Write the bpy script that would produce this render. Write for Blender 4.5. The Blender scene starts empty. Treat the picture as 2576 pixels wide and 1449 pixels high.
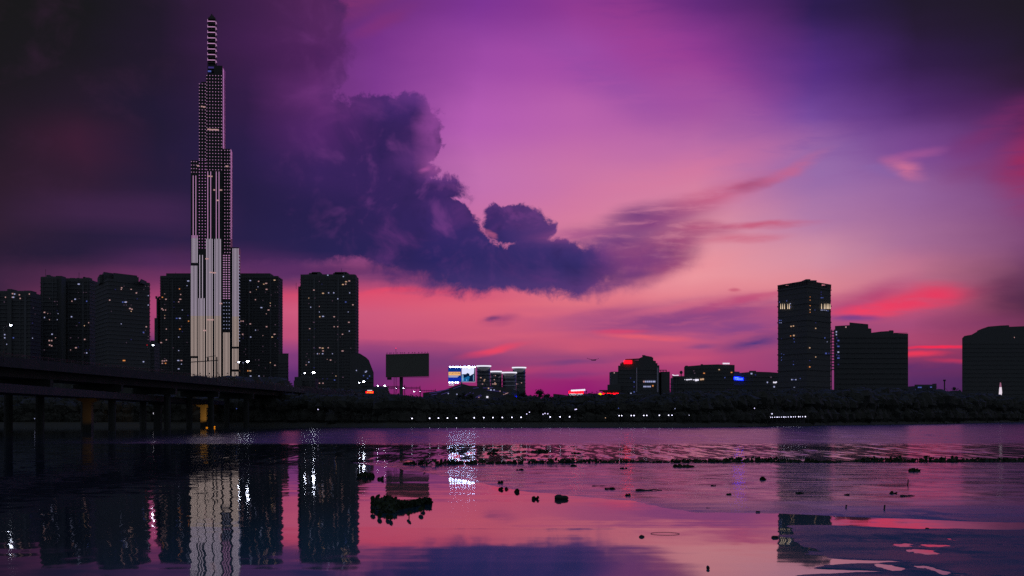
import bpy, math, random
import numpy as np
from mathutils import Vector, Matrix
random.seed(11); np.random.seed(11)
C = bpy.context.scene.collection
R = math.radians
# ------------------------------------------------------------------ camera
F, CX, HY, CAMZ = 3578.0, 1288.0, 1050.0, 4.0      # survey constants: focal length, centre, horizon, eye height over water
cam = bpy.data.objects.new('camera', bpy.data.cameras.new('camera')); C.objects.link(cam)
cam.location = (0, 0, CAMZ); cam.rotation_euler = (R(90), 0, 0)
cam.data.sensor_width = 36; cam.data.lens = F/2576*36
cam.data.shift_y = (HY-724.5)/2576
cam.data.clip_start = 0.5; cam.data.clip_end = 60000
sc = bpy.context.scene; sc.camera = cam
sc.view_settings.view_transform = 'Standard'; sc.view_settings.look = 'None'
sc.view_settings.exposure = 0; sc.view_settings.gamma = 1
sc.render.engine = 'CYCLES'
sc.cycles.max_bounces = 5; sc.cycles.glossy_bounces = 3; sc.cycles.diffuse_bounces = 2
sc.cycles.use_denoising = False
sc.cycles.sample_clamp_indirect = 10; sc.cycles.caustics_reflective = True
sc.cycles.filter_width = 1.5

def lin(c):
    return tuple(((v/255)/12.92 if v/255 <= .04045 else ((v/255+.055)/1.055)**2.4) for v in c)
def azel(x, y):                     # bearing and elevation (degrees) of a point of the sky
    u = (x-CX)/F; v = (HY-y)/F; a = math.atan(u)
    return math.degrees(a), math.degrees(math.atan(v*math.cos(a)))

class NT:
    def __init__(s, tree): s.t = tree; s.t.nodes.clear(); s.n = 0
    def node(s, kind, **kw):
        n = s.t.nodes.new(kind); s.n += 1; n.location = (s.n*30, -(s.n % 20)*40)
        for k, v in kw.items(): setattr(n, k, v)
        return n
    def put(s, sock, v):
        if isinstance(v, bpy.types.NodeSocket): s.t.links.new(v, sock)
        else: sock.default_value = v
    def math(s, op, a, b=None, clamp=False):
        n = s.node('ShaderNodeMath', operation=op, use_clamp=clamp); s.put(n.inputs[0], a)
        if b is not None: s.put(n.inputs[1], b)
        return n.outputs[0]
    def vec(s, op, a, b=None, out=0):
        n = s.node('ShaderNodeVectorMath', operation=op); s.put(n.inputs[0], a)
        if b is not None: s.put(n.inputs['Scale' if op == 'SCALE' else 1], b)
        return n.outputs[out]
    def mix(s, f, a, b):
        n = s.node('ShaderNodeMix', data_type='RGBA'); s.put(n.inputs[0], f); s.put(n.inputs[6], a); s.put(n.inputs[7], b)
        return n.outputs[2]
    def rng(s, v, a, b, c=0., d=1., kind='SMOOTHSTEP'):
        n = s.node('ShaderNodeMapRange', interpolation_type=kind); s.put(n.inputs[0], v)
        for i, q in enumerate((a, b, c, d)): s.put(n.inputs[i+1], q)
        return n.outputs[0]
    def noise(s, vec, scale, detail=4, rough=.5, out=0, dist=0., norm=True):
        n = s.node('ShaderNodeTexNoise', normalize=norm); s.put(n.inputs['Vector'], vec)
        n.inputs['Scale'].default_value = scale; n.inputs['Detail'].default_value = detail
        n.inputs['Roughness'].default_value = rough; n.inputs['Distortion'].default_value = dist
        return n.outputs[out]
    def mapping(s, vec, loc=(0,0,0), rot=(0,0,0), scale=(1,1,1), kind='POINT'):
        n = s.node('ShaderNodeMapping', vector_type=kind); s.put(n.inputs[0], vec)
        n.inputs[1].default_value = loc; n.inputs[2].default_value = rot; n.inputs[3].default_value = scale
        return n.outputs[0]

# ------------------------------------------------------------------ world: dusk sky in bearing / elevation
world = bpy.data.worlds.new('World'); sc.world = world; world.use_nodes = True
w = NT(world.node_tree)
D = w.node('ShaderNodeTexCoord').outputs['Generated']
sep = w.node('ShaderNodeSeparateXYZ'); w.put(sep.inputs[0], D)
az = w.math('MULTIPLY', w.math('ARCTAN2', sep.outputs[0], sep.outputs[1]), 180/math.pi)
el = w.math('MULTIPLY', w.math('ARCSINE', sep.outputs[2]), 180/math.pi)
cmb = w.node('ShaderNodeCombineXYZ'); w.put(cmb.inputs[0], az); w.put(cmb.inputs[1], el); P0 = cmb.outputs[0]
# soft warp for the colour field and streaks, finer billows for the cumulus edge
wn = w.noise(w.vec('MULTIPLY', P0, (.22, .6, 1)), 1.0, 5, .55, out=1)
soft = w.vec('ADD', P0, w.vec('MULTIPLY', w.vec('SUBTRACT', wn, (.5,.5,.5)), (1.7, .62, 0)))
ssep = w.node('ShaderNodeSeparateXYZ'); w.put(ssep.inputs[0], soft)
saz, sel = ssep.outputs[0], ssep.outputs[1]
TOP = [(17.5, None), (26, (44,32,86)), (45, (34,34,84)), (90, (30,34,78))]
def grid(cols, tops):
    out = None; prev = None
    for x, stops in cols:
        n = w.node('ShaderNodeValToRGB'); cr = n.color_ramp; cr.interpolation = 'EASE'
        pts = sorted([(azel(x, y)[1], c) for y, c in stops])
        pts = [(max(e, 0), c) for e, c in pts]
        if tops: pts += [(e, c) for e, c in tops]
        w.put(n.inputs[0], w.math('DIVIDE', sel, 90.0))
        while len(cr.elements) < len(pts): cr.elements.new(.5)
        for i, (e, c) in enumerate(pts):
            cr.elements[i].position = e/90
        for i, (e, c) in enumerate(pts): cr.elements[i].color = lin(c)+(1,)
        a = azel(x, 900)[0]
        out = n.outputs[0] if out is None else w.mix(w.rng(saz, prev, a, kind='LINEAR'), out, n.outputs[0])
        prev = a
    return out
TOPS = [(20, (114,82,174)), (34, (50,78,164)), (90, (38,76,156))]
base = grid([
 (0,   [(1000,(55,30,60)),(720,(62,35,66)),(600,(60,34,62)),(400,(50,30,50)),(0,(26,24,28))]),
 (400, [(1000,(70,45,110)),(870,(75,50,115)),(830,(150,65,110)),(760,(170,70,115)),(710,(120,52,98)),(660,(80,42,85)),(500,(70,40,80)),(0,(50,30,60))]),
 (735, [(1000,(75,40,105)),(950,(90,45,110)),(900,(130,60,125)),(840,(190,80,120)),(780,(205,90,125)),(735,(205,75,110)),(700,(105,55,105)),(500,(110,55,120)),(0,(75,36,88))]),
 (950, [(1000,(130,35,110)),(950,(105,45,110)),(885,(135,62,120)),(850,(195,82,122)),(790,(205,90,125)),(740,(220,80,112)),(705,(150,70,120)),(500,(150,78,155)),(200,(124,56,142)),(100,(118,50,136)),(0,(108,46,118))]),
 (1200,[(1000,(155,38,110)),(960,(155,50,110)),(920,(130,60,115)),(890,(155,68,120)),(840,(205,90,122)),(770,(220,98,122)),(725,(208,85,120)),(600,(200,110,160)),(450,(195,112,176)),(300,(180,92,178)),(150,(158,74,166)),(0,(125,52,148))]),
 (1450,[(1000,(150,18,112)),(970,(145,30,110)),(930,(168,62,120)),(900,(150,70,120)),(865,(205,88,118)),(800,(190,90,130)),(760,(222,112,130)),(700,(224,118,142)),(580,(216,126,158)),(450,(202,116,168)),(300,(185,98,172)),(150,(165,76,166)),(0,(138,56,145))]),
 (1750,[(1000,(130,40,105)),(950,(165,60,112)),(900,(182,72,118)),(850,(192,85,125)),(780,(192,92,130)),(745,(228,132,145)),(690,(236,152,160)),(580,(224,146,162)),(480,(213,130,162)),(380,(190,110,167)),(250,(156,78,160)),(120,(136,58,146)),(0,(98,42,122))]),
 (2050,[(960,(140,60,115)),(850,(150,70,120)),(780,(190,85,125)),(720,(220,135,148)),(640,(208,142,165)),(540,(178,122,168)),(430,(150,104,168)),(300,(118,72,156)),(180,(84,46,128)),(0,(44,28,78))]),
 (2300,[(1000,(80,40,95)),(950,(90,45,100)),(900,(140,55,100)),(860,(170,70,110)),(820,(165,75,120)),(740,(190,95,130)),(690,(192,115,142)),(600,(165,108,152)),(480,(148,98,156)),(380,(122,72,145)),(260,(78,42,108)),(150,(50,29,74)),(60,(38,26,52)),(0,(33,25,44))]),
 (2576,[(960,(75,38,85)),(880,(140,50,90)),(840,(120,50,85)),(760,(82,42,70)),(690,(110,60,95)),(600,(128,74,120)),(500,(122,68,124)),(400,(112,46,108)),(300,(78,33,84)),(200,(45,27,54)),(100,(33,25,42)),(0,(30,25,36))]),
], TOPS)

def blob(vec, x, y, rx, ry, rot=0.):            # 0 at the centre, 1 on the rim of a tilted ellipse
    a, e = azel(x, y); r = R(rot); rx /= 62.4; ry /= 62.4
    p = w.vec('SUBTRACT', vec, (a, e, 0))
    u = w.vec('DOT_PRODUCT', p, (math.cos(r)/rx, math.sin(r)/rx, 0), out=1)
    v = w.vec('DOT_PRODUCT', p, (-math.sin(r)/ry, math.cos(r)/ry, 0), out=1)
    u2 = w.math('MULTIPLY', u, u)
    n = w.node('ShaderNodeMath', operation='MULTIPLY_ADD'); w.put(n.inputs[0], v); w.put(n.inputs[1], v); w.put(n.inputs[2], u2)
    return w.math('SQRT', n.outputs[0])
wispn = w.noise(w.vec('MULTIPLY', P0, (.45, 2.6, 1)), 1.0, 6, .6, dist=.3)
wisp = w.rng(wispn, .3, .56, .45, 1.)
def streak(col, x, y, rx, ry, rot, rgb, op=1., inner=.25, vec=None):
    f = w.math('MULTIPLY', w.rng(blob(vec or soft, x, y, rx, ry, rot), 1.0, inner, 0., op), wisp)
    return w.mix(f, col, lin(rgb)+(1,))
col = base
for s in [
 (1690,140,400,120,-33,(172,66,150),.4), (1560,40,200,90,-30,(156,60,142),.3), (1900,330,340,80,-33,(172,104,166),.35),
 (1520,200,300,70,-33,(132,72,160),.4), (2060,420,170,130,-30,(150,112,172),.5),
 (880,18,190,38,20,(128,50,112),.8), (960,60,120,22,25,(128,48,118),.6),
 (2612,395,105,150,-24,(160,42,88),.9), (2500,320,150,40,32,(132,44,104),.5), (2470,420,130,30,20,(132,58,112),.4),
 (2275,425,68,26,-18,(222,118,150),.8), (2300,392,90,14,8,(176,90,150),.5), (2210,430,60,16,-10,(136,104,172),.6),
 (1740,430,430,60,13,(216,120,158),.5),
 (1900,462,75,17,12,(140,72,120),.85), (1790,495,250,30,17,(196,88,126),.75), (1990,425,120,18,24,(200,98,138),.6),
 (1640,560,200,52,12,(136,64,124),1.), (1600,540,120,30,8,(112,58,122),.9), (1560,610,210,66,0,(104,58,122),.95), (1660,640,140,60,30,(140,62,116),.9), (1720,600,120,44,10,(156,72,120),.85), (1690,665,110,40,18,(150,62,112),.9), (1480,655,200,26,0,(84,52,116),.9), (1590,690,90,14,6,(96,54,116),.85), (1520,720,110,12,10,(104,56,120),.7),
 (1560,660,150,50,10,(120,62,122),.7),
 (1900,566,190,11,2,(196,88,122),.85), (1790,574,90,22,-4,(168,74,120),.7), (1875,597,120,13,4,(204,104,132),.75),
 (1760,680,170,30,22,(232,142,154),.5),
 (1850,732,16,6,0,(196,82,112),.8),
 (1660,792,360,44,6,(140,70,130),.75), (1740,800,330,34,8,(134,66,128),1.), (1500,790,130,16,4,(170,80,128),.5), (2470,730,120,14,14,(120,56,92),.4), (1880,752,170,15,10,(190,70,118),.7), (1700,770,170,12,10,(215,105,132),.6), (1850,822,240,32,2,(122,66,134),.9), (1300,845,220,10,3,(216,96,122),.4), (1350,790,150,12,5,(222,104,126),.5), (1050,865,170,12,-2,(160,70,118),.5),
 (1905,862,110,26,6,(66,52,124),.95), (1770,868,60,9,4,(110,66,130),.6),
 (1620,846,150,10,-3,(228,92,112),.85), (1560,832,90,8,2,(214,70,110),.8), (1690,905,160,16,4,(206,84,118),.5),
 (1255,808,70,16,10,(150,66,120),.7), (1236,806,26,8,10,(96,52,112),.8),
 (1235,882,110,11,11,(232,70,102),.95), (1190,896,60,9,8,(216,66,106),.6),
 (1120,905,170,24,2,(118,58,116),.6), (1420,912,150,9,4,(112,62,122),.7), (1430,945,130,10,3,(120,56,120),.6), (1330,930,90,18,8,(190,66,112),.5),
 (985,728,90,9,6,(238,74,104),.85), (1100,726,120,8,-2,(220,76,110),.5),
 (2200,742,150,38,14,(168,64,116),.85), (2170,778,90,24,10,(150,66,126),.6), (2285,760,180,44,8,(216,66,100),.95), (2350,742,95,34,4,(228,58,96),1.), (2200,784,130,24,6,(240,66,100),.95), (2280,765,130,26,8,(230,60,98),1.),
 (2150,806,90,10,0,(96,62,136),.8), (2470,810,180,32,6,(128,56,100),.6), (2540,740,80,60,0,(84,42,78),.7),
 (2360,875,120,5.5,3,(244,44,82),1.), (2305,896,85,10,3,(232,56,88),.95), (2400,912,70,7,-4,(190,52,92),.8), (2330,925,140,14,0,(88,46,104),.7),
 (745,900,60,14,10,(120,56,116),.5), (390,800,60,50,0,(176,70,118),.5),
]:
    x, y, rx, ry, rot, rgb, op = s
    col = streak(col, x, y, rx*1.15, ry*1.25, rot, rgb, op, inner=-.15 if ry > 24 else .1)

cloud = grid([
 (0,   [(700,(52,32,60)),(640,(36,26,50)),(560,(48,30,52)),(450,(44,27,44)),(300,(33,24,36)),(150,(25,23,27)),(0,(24,23,25))]),
 (200, [(690,(78,40,76)),(640,(38,28,58)),(590,(38,28,58)),(540,(60,35,70)),(460,(48,28,52)),(360,(58,28,52)),(250,(36,25,42)),(100,(26,23,30)),(0,(24,23,27))]),
 (400, [(700,(104,48,94)),(660,(76,40,86)),(600,(42,30,68)),(540,(62,36,76)),(460,(38,27,58)),(300,(33,25,52)),(150,(34,24,45)),(0,(33,24,42))]),
 (620, [(700,(96,46,94)),(660,(70,38,86)),(600,(38,30,72)),(500,(36,28,68)),(400,(40,28,70)),(250,(50,28,70)),(120,(62,30,76)),(0,(60,30,72))]),
 (800, [(710,(108,52,104)),(670,(74,42,96)),(630,(38,32,80)),(540,(38,30,78)),(430,(56,34,92)),(330,(80,38,104)),(240,(98,44,112)),(150,(78,34,92)),(60,(84,38,94)),(0,(80,36,88))]),
 (960, [(730,(70,45,104)),(640,(40,34,88)),(560,(48,34,90)),(460,(54,34,92)),(330,(50,32,88)),(270,(66,38,104)),(150,(96,44,114)),(0,(96,44,108))]),
 (1035,[(725,(64,45,105)),(640,(42,34,90)),(560,(50,35,94)),(500,(50,34,90)),(440,(58,36,96)),(410,(84,46,112)),(340,(56,34,92)),(280,(60,36,100)),(250,(96,50,126))]),
 (1100,[(720,(58,45,105)),(650,(42,36,96)),(580,(54,38,102)),(520,(66,40,104)),(485,(54,35,96)),(445,(96,52,122)),(420,(150,76,146)),(380,(128,64,138)),(300,(134,66,144)),(250,(140,68,152))]),
 (1250,[(725,(70,50,112)),(660,(48,40,100)),(600,(54,42,105)),(540,(62,40,102)),(500,(80,48,112))]),
 (1450,[(735,(90,55,118)),(680,(50,42,102)),(640,(60,46,110)),(600,(98,58,122))]),
 (1650,[(710,(128,62,120)),(620,(110,60,125))]),
], None)
cn = w.noise(w.vec('MULTIPLY', P0, (.35, .5, 1)), 1.0, 7, .58, dist=.4)
cloud = w.mix(w.math('MULTIPLY', w.rng(cn, .5, .78, 0, .45), w.rng(saz, azel(620,0)[0], azel(820,0)[0])), cloud, lin((122,58,132))+(1,))
cloud = w.mix(w.math('MULTIPLY', w.rng(cn, .5, .8, 0, .3), w.rng(saz, azel(620,0)[0], azel(420,0)[0])), cloud, lin((66,36,66))+(1,))
cloud = w.mix(w.rng(w.math('MULTIPLY', w.rng(saz, azel(700,0)[0], azel(950,0)[0]), w.rng(cn, .46, .3)), 0, 1, 0, .5, kind='LINEAR'), cloud, lin((40,30,82))+(1,))
# relief: billows lit from the sunset side
ra = w.noise(P0, .5, 4, .55, dist=.4); rb_ = w.noise(w.vec('ADD', P0, (-.42, -.3, 0)), .5, 4, .55, dist=.4)
rel = w.math('SUBTRACT', rb_, ra)
edge_m = w.math('MULTIPLY', w.rng(az, azel(640,0)[0], azel(1060,0)[0]), w.rng(el, azel(1000,640)[1], azel(1000,560)[1], .25, 1.))
cloud = w.mix(w.math('MULTIPLY', w.rng(rel, .01, .2, 0, .33), edge_m), cloud, lin((142,72,150))+(1,))
cloud = w.mix(w.math('MULTIPLY', w.rng(rel, -.01, -.2, 0, .45), edge_m), cloud, lin((36,30,78))+(1,))
# outline
wn2 = w.noise(P0, .85, 11, .66, out=1, dist=.3)
bil = w.vec('ADD', P0, w.vec('MULTIPLY', w.vec('SUBTRACT', wn2, (.5,.5,.5)), (2.1, 1.7, 0)))
d = None
for x, y, rx, ry, rot in [
 (250,330,590,352,0), (660,100,215,240,0), (700,470,360,200,0), (925,400,165,150,0), (1035,345,78,98,0), (870,330,90,80,0),
 (1095,478,80,34,0), (1040,590,180,120,-20), (1160,650,120,80,-15),
 (1297,566,84,46,0), (1262,550,48,30,0), (1345,580,42,32,0), (1335,612,60,22,0), (1410,642,140,34,2), (1380,650,190,46,0), (1240,690,240,42,-2), (1480,690,150,44,8), (1590,668,90,26,10), (560,590,420,72,0)]:
    q = w.math('MULTIPLY', w.math('SUBTRACT', 1., blob(bil, x, y, rx, ry, rot)), min(rx, ry)/62.4)
    d = q if d is None else w.math('MAXIMUM', d, q)
# softness: crisp on the sunset side, wide on the left and along the base
softw = w.math('ADD', w.math('ADD', w.rng(az, azel(760,0)[0], azel(420,0)[0], .1, .6), w.rng(az, azel(1400,0)[0], azel(1600,0)[0], 0, .4)),
               w.math('ADD', w.math('MULTIPLY', w.rng(el, azel(1200,630)[1], azel(1200,680)[1], 0, .45), w.rng(az, azel(1250,0)[0], azel(1000,0)[0], .25, 1.)), w.rng(el, azel(900,240)[1], azel(900,150)[1], 0, .22)))
cm = w.rng(d, w.math('MULTIPLY', softw, -1.), softw)
col = w.mix(cm, col, cloud)
# pink light catching the small gaps and rims
for s in [(790,682,250,40,0,(88,44,98),.95), (1000,690,120,24,0,(78,44,104),.6), (1068,425,26,9,20,(176,84,158),.6), (1090,300,40,60,-30,(140,66,148),.35), (1225,590,26,14,-40,(206,100,140),.7),
          (1590,640,120,60,0,(138,64,120),.5), (1450,588,160,26,6,(160,78,138),.5),
          (1150,712,330,10,-2,(78,52,112),.4)]:
    x, y, rx, ry, rot, rgb, op = s
    col = streak(col, x, y, rx, ry, rot, rgb, op, inner=.1)
# the sky behind the viewer: grey, brightened to lift the dark facades
back = w.rng(w.math('ABSOLUTE', az), 35., 75.)
col = w.mix(back, col, lin((96,102,110))+(1,))
skyt = w.node('ShaderNodeTexSky', sky_type='NISHITA', sun_disc=False, sun_elevation=R(-3), sun_rotation=R(12))
bg = w.node('ShaderNodeBackground'); w.put(bg.inputs[0], col); bg.inputs[1].default_value = 1.0
bg2 = w.node('ShaderNodeBackground'); w.put(bg2.inputs[0], skyt.outputs[0]); bg2.inputs[1].default_value = 0.004
add = w.node('ShaderNodeAddShader'); w.put(add.inputs[0], bg.outputs[0]); w.put(add.inputs[1], bg2.outputs[0])
out = w.node('ShaderNodeOutputWorld'); w.put(out.inputs[0], add.outputs[0])
world.cycles.sampling_method = 'MANUAL'; world.cycles.sample_map_resolution = 1024
# the sun has set: no sun lamp, the dusk sky is the only daylight

# ------------------------------------------------------------------ materials
def pmat(name, rgb, rough=.6, metal=0., var=.25, scale=.6, bump=0., spec=.5):
    m = bpy.data.materials.new(name); m.use_nodes = True; t = NT(m.node_tree)
    tc = t.node('ShaderNodeTexCoord').outputs['Object']
    n = t.noise(tc, scale, 5, .6)
    c = t.mix(n, tuple(v*(1-var) for v in rgb)+(1,), tuple(min(1, v*(1+var)) for v in rgb)+(1,))
    b = t.node('ShaderNodeBsdfPrincipled'); t.put(b.inputs['Base Color'], c)
    t.put(b.inputs['Roughness'], t.rng(n, .3, .7, max(.02, rough-.1), min(1, rough+.1)))
    b.inputs['Metallic'].default_value = metal; b.inputs['Specular IOR Level'].default_value = spec
    if bump:
        bn = t.node('ShaderNodeBump'); bn.inputs['Strength'].default_value = bump; t.put(bn.inputs['Height'], n); t.put(b.inputs['Normal'], bn.outputs[0])
    o = t.node('ShaderNodeOutputMaterial'); t.put(o.inputs[0], b.outputs[0]); return m
def emat(name, rgb, k=1., sample=True):
    m = bpy.data.materials.new(name); m.use_nodes = True; t = NT(m.node_tree)
    e = t.node('ShaderNodeEmission'); e.inputs[0].default_value = lin(rgb)+(1,); e.inputs[1].default_value = k
    o = t.node('ShaderNodeOutputMaterial'); t.put(o.inputs[0], e.outputs[0])
    if not sample: m.cycles.emission_sampling = 'NONE'
    return m
M = dict(
 conc=pmat('dark_concrete', (.074,.08,.092), .85, scale=.08), conc2=pmat('painted_render', (.09,.098,.118), .8, scale=.1),
 glass=pmat('curtain_glass', (.012,.015,.022), .28, scale=.2, spec=.4), glass2=pmat('blue_glass', (.03,.035,.06), .2, scale=.2, spec=.6),
 steel=pmat('painted_steel', (.06,.06,.065), .5, .6), board=pmat('blank_board', (.1,.105,.1), .8, scale=.3),
 bridge=pmat('bridge_concrete', (.03,.032,.032), .85, scale=.2), leaf=pmat('foliage', (.034,.036,.032), .8, scale=.4),
 bark=pmat('bark', (.06,.05,.045), .9), hy=pmat('hyacinth_leaf', (.03,.045,.022), .75, scale=3, spec=.25), wood=pmat('wet_wood', (.03,.026,.022), .7, scale=2),
 plane=pmat('aircraft_skin', (.05,.05,.06), .5), tile=pmat('paving', (.1,.1,.1), .9), hull=pmat('boat_hull', (.05,.05,.06), .7), rib=pmat('pale_rib', (.42,.4,.55), .5, .3),
)
E = dict(
 warm=emat('warm_window_light', (255,205,165), .58), pink=emat('pinkish_window_light', (245,190,190), .48), cool=emat('cool_window_light', (200,205,255), .6),
 blue=emat('blue_window_light', (110,130,235), .4), dim=emat('dim_window_light', (150,120,150), .22), orange=emat('amber_window_light', (255,160,90), .7), dimb=emat('dim_blue_window_light', (70,70,150), .35),
 led_pink=emat('pink_led', (222,150,222), .8), led_lav=emat('lavender_led', (220,202,226), .6), led_warm=emat('warm_led', (232,206,198), .58), led_up=emat('rose_led', (226,165,220), .62),
 lamp=emat('street_lamp_light', (225,232,255), 34.), flood=emat('floodlight_light', (170,200,255), 36.), bulb=emat('promenade_light', (225,222,255), 4.), barge=emat('barge_bulb_light', (225,222,255), 3.), small=emat('small_lamp_light', (215,205,250), 2.2),
 white=emat('white_sign_light', (235,230,248), 1.1), dimred=emat('red_window_light', (200,30,50), .5), red=emat('red_sign_light', (255,6,20), 5.), yellow=emat('yellow_sign_light', (250,215,10), 1.),
 bluesign=emat('blue_sign_light', (4,22,235), 9.), cyan=emat('cyan_sign_light', (150,205,255), 1.1), amber=emat('amber_sign_light', (255,150,20), 1.), navy=emat('navy_poster_light', (8,52,140), .8),
 royal=emat('royal_poster_light', (14,44,170), .9), peach=emat('peach_poster_light', (255,190,120), .9), pale=emat('pale_poster_light', (200,205,235), 1.25), teal=emat('teal_poster_light', (24,110,170), .8), dnavy=emat('dark_poster_light', (10,34,74), .6),
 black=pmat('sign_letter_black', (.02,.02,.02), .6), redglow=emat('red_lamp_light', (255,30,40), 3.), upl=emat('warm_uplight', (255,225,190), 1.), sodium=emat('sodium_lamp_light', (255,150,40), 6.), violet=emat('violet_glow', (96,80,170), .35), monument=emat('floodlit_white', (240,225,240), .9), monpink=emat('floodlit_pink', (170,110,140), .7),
)

# ------------------------------------------------------------------ mesh helpers
def wx(x, D): return (x-CX)/F*D
def wz(y, D): return (HY-y)/F*D + CAMZ
def rootloc(o):
    v = Vector((0,0,0))
    while o: v += o.location; o = o.parent
    return v
class MB:
    def __init__(s): s.v = []; s.f = []
    def add(s, vs, fs):
        b = len(s.v); s.v += [tuple(p) for p in vs]; s.f += [tuple(b+i for i in f) for f in fs]; return s
    def box(s, x0, x1, y0, y1, z0, z1):
        return s.add([(x0,y0,z0),(x1,y0,z0),(x1,y1,z0),(x0,y1,z0),(x0,y0,z1),(x1,y0,z1),(x1,y1,z1),(x0,y1,z1)],
                     [(3,2,1,0),(4,5,6,7),(0,1,5,4),(1,2,6,5),(2,3,7,6),(3,0,4,7)])
    def prism(s, poly, z0, z1):
        n = len(poly)
        a = sum(poly[i][0]*poly[(i+1)%n][1]-poly[(i+1)%n][0]*poly[i][1] for i in range(n))
        if a < 0: poly = poly[::-1]
        zt = z1 if callable(z1) else (lambda x, y: z1)
        return s.add([(x,y,z0) for x, y in poly]+[(x,y,zt(x,y)) for x, y in poly],
                     [tuple(range(n-1,-1,-1)), tuple(range(n,2*n))]+[(i,(i+1)%n,n+(i+1)%n,n+i) for i in range(n)])
    def xz(s, pts, y0, y1):           # a shape drawn on the front plane, with depth
        n = len(pts)
        a = sum(pts[i][0]*pts[(i+1)%n][1]-pts[(i+1)%n][0]*pts[i][1] for i in range(n))
        if a < 0: pts = pts[::-1]
        k = sum(p[0] for p in pts)/n/y0*(y1-y0) if y1-y0 > 5 else 0     # deep blocks stand end-on to the river viewer
        return s.add([(x,y0,z) for x, z in pts]+[(x+k,y1,z) for x, z in pts],
                     [tuple(range(n)), tuple(range(2*n-1,n-1,-1))]+[(i,n+i,n+(i+1)%n,(i+1)%n) for i in range(n)])
    def tube(s, p, q, r, n=6, r2=None):
        p, q = Vector(p), Vector(q); r2 = r if r2 is None else r2
        a = (q-p).normalized(); u = a.orthogonal().normalized(); v = a.cross(u)
        vs = []
        for c, rr in ((p, r), (q, r2)):
            for i in range(n):
                t = 2*math.pi*i/n; vs.append(c+u*math.cos(t)*rr+v*math.sin(t)*rr)
        return s.add(vs, [(i,(i+1)%n,n+(i+1)%n,n+i) for i in range(n)]+[tuple(range(n-1,-1,-1)), tuple(range(n,2*n))])
    def cyl(s, x, y, r, z0, z1, n=32): return s.tube((x,y,z0), (x,y,z1), r, n)
    def ball(s, c, r, sx=1, sy=1, sz=1, nu=8, nv=6, jit=0.):
        vs = [(c[0],c[1],c[2]+r*sz)]; fs = []
        for j in range(1, nv):
            t = math.pi*j/nv
            for i in range(nu):
                p = 2*math.pi*i/nu; k = r*(1+random.uniform(-jit, jit))
                vs.append((c[0]+k*sx*math.sin(t)*math.cos(p), c[1]+k*sy*math.sin(t)*math.sin(p), c[2]+k*sz*math.cos(t)))
        vs.append((c[0],c[1],c[2]-r*sz)); L = len(vs)-1
        for i in range(nu):
            fs.append((0,1+i,1+(i+1)%nu)); fs.append((L,1+(nv-2)*nu+(i+1)%nu,1+(nv-2)*nu+i))
            for j in range(nv-2):
                a = 1+j*nu+i; b = 1+j*nu+(i+1)%nu; fs.append((a,a+nu,b+nu,b))
        return s.add(vs, fs)
    def build(s, name, mat, parent=None, smooth=False):
        me = bpy.data.meshes.new(name); o0 = rootloc(parent)
        me.from_pydata([(x-o0.x, y-o0.y, z-o0.z) for x, y, z in s.v], [], s.f); me.update()
        me.materials.append(mat)
        if smooth:
            for p in me.polygons: p.use_smooth = True
        o = bpy.data.objects.new(name, me); C.objects.link(o); o.parent = parent
        return o
def tag(o, label=None, cat=None, group=None, kind=None):
    if label: o['label'] = label
    if cat: o['category'] = cat
    if group: o['group'] = group
    if kind: o['kind'] = kind
    return o
def thing(name, label, cat, loc, group=None):
    o = bpy.data.objects.new(name, None); C.objects.link(o); o.location = loc; o.empty_display_size = 1
    return tag(o, label, cat, group)
def copy_tree(src, loc, label=None, scale=None, rz=None):
    c = src.copy(); C.objects.link(c); c.location = loc
    if scale: c.scale = scale
    if rz is not None: c.rotation_euler = (0,0,rz)
    if label: c['label'] = label
    for ch in src.children:
        d_ = ch.copy(); C.objects.link(d_); d_.parent = c
        for g in ch.children:
            e_ = g.copy(); C.objects.link(e_); e_.parent = d_
    return c
def text_mesh(name, s, mat, parent, x0, x1, y, z0, z1, yaw=0., extr=.05):
    cu = bpy.data.curves.new('t', 'FONT'); cu.body = s; cu.size = 1; cu.extrude = 0
    to = bpy.data.objects.new('t', cu); C.objects.link(to)
    me = bpy.data.meshes.new_from_object(to); bpy.data.objects.remove(to)
    vs = [v.co.copy() for v in me.vertices]; xs = [v.x for v in vs]; ys = [v.y for v in vs]
    a, b, c_, d_ = min(xs), max(xs), min(ys), max(ys)
    mb = MB(); vv = []
    for v in vs: vv.append((x0+(v.x-a)/(b-a)*(x1-x0), y, z0+(v.y-c_)/(d_-c_)*(z1-z0)))
    mb.add(vv, [tuple(p.vertices) for p in me.polygons])
    return mb.build(name, mat, parent)

# lit window panes: one shared mesh per light colour
WM = {}
def lit_window(parent, x, y, z, kind, sx=1., sz=1.):
    if kind not in WM:
        WM[kind] = MB().box(-.9,.9,-.06,.06,-.7,.7).build('lit_window', E[kind]).data
        o = [q for q in C.objects if q.data == WM[kind]][0]; bpy.data.objects.remove(o)
    o = bpy.data.objects.new('lit_window', WM[kind]); C.objects.link(o); o.parent = parent
    l = rootloc(parent); o.location = (x-l.x, y-l.y, z-l.z); o.scale = (sx*.68,1,sz*.8); return o

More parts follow.
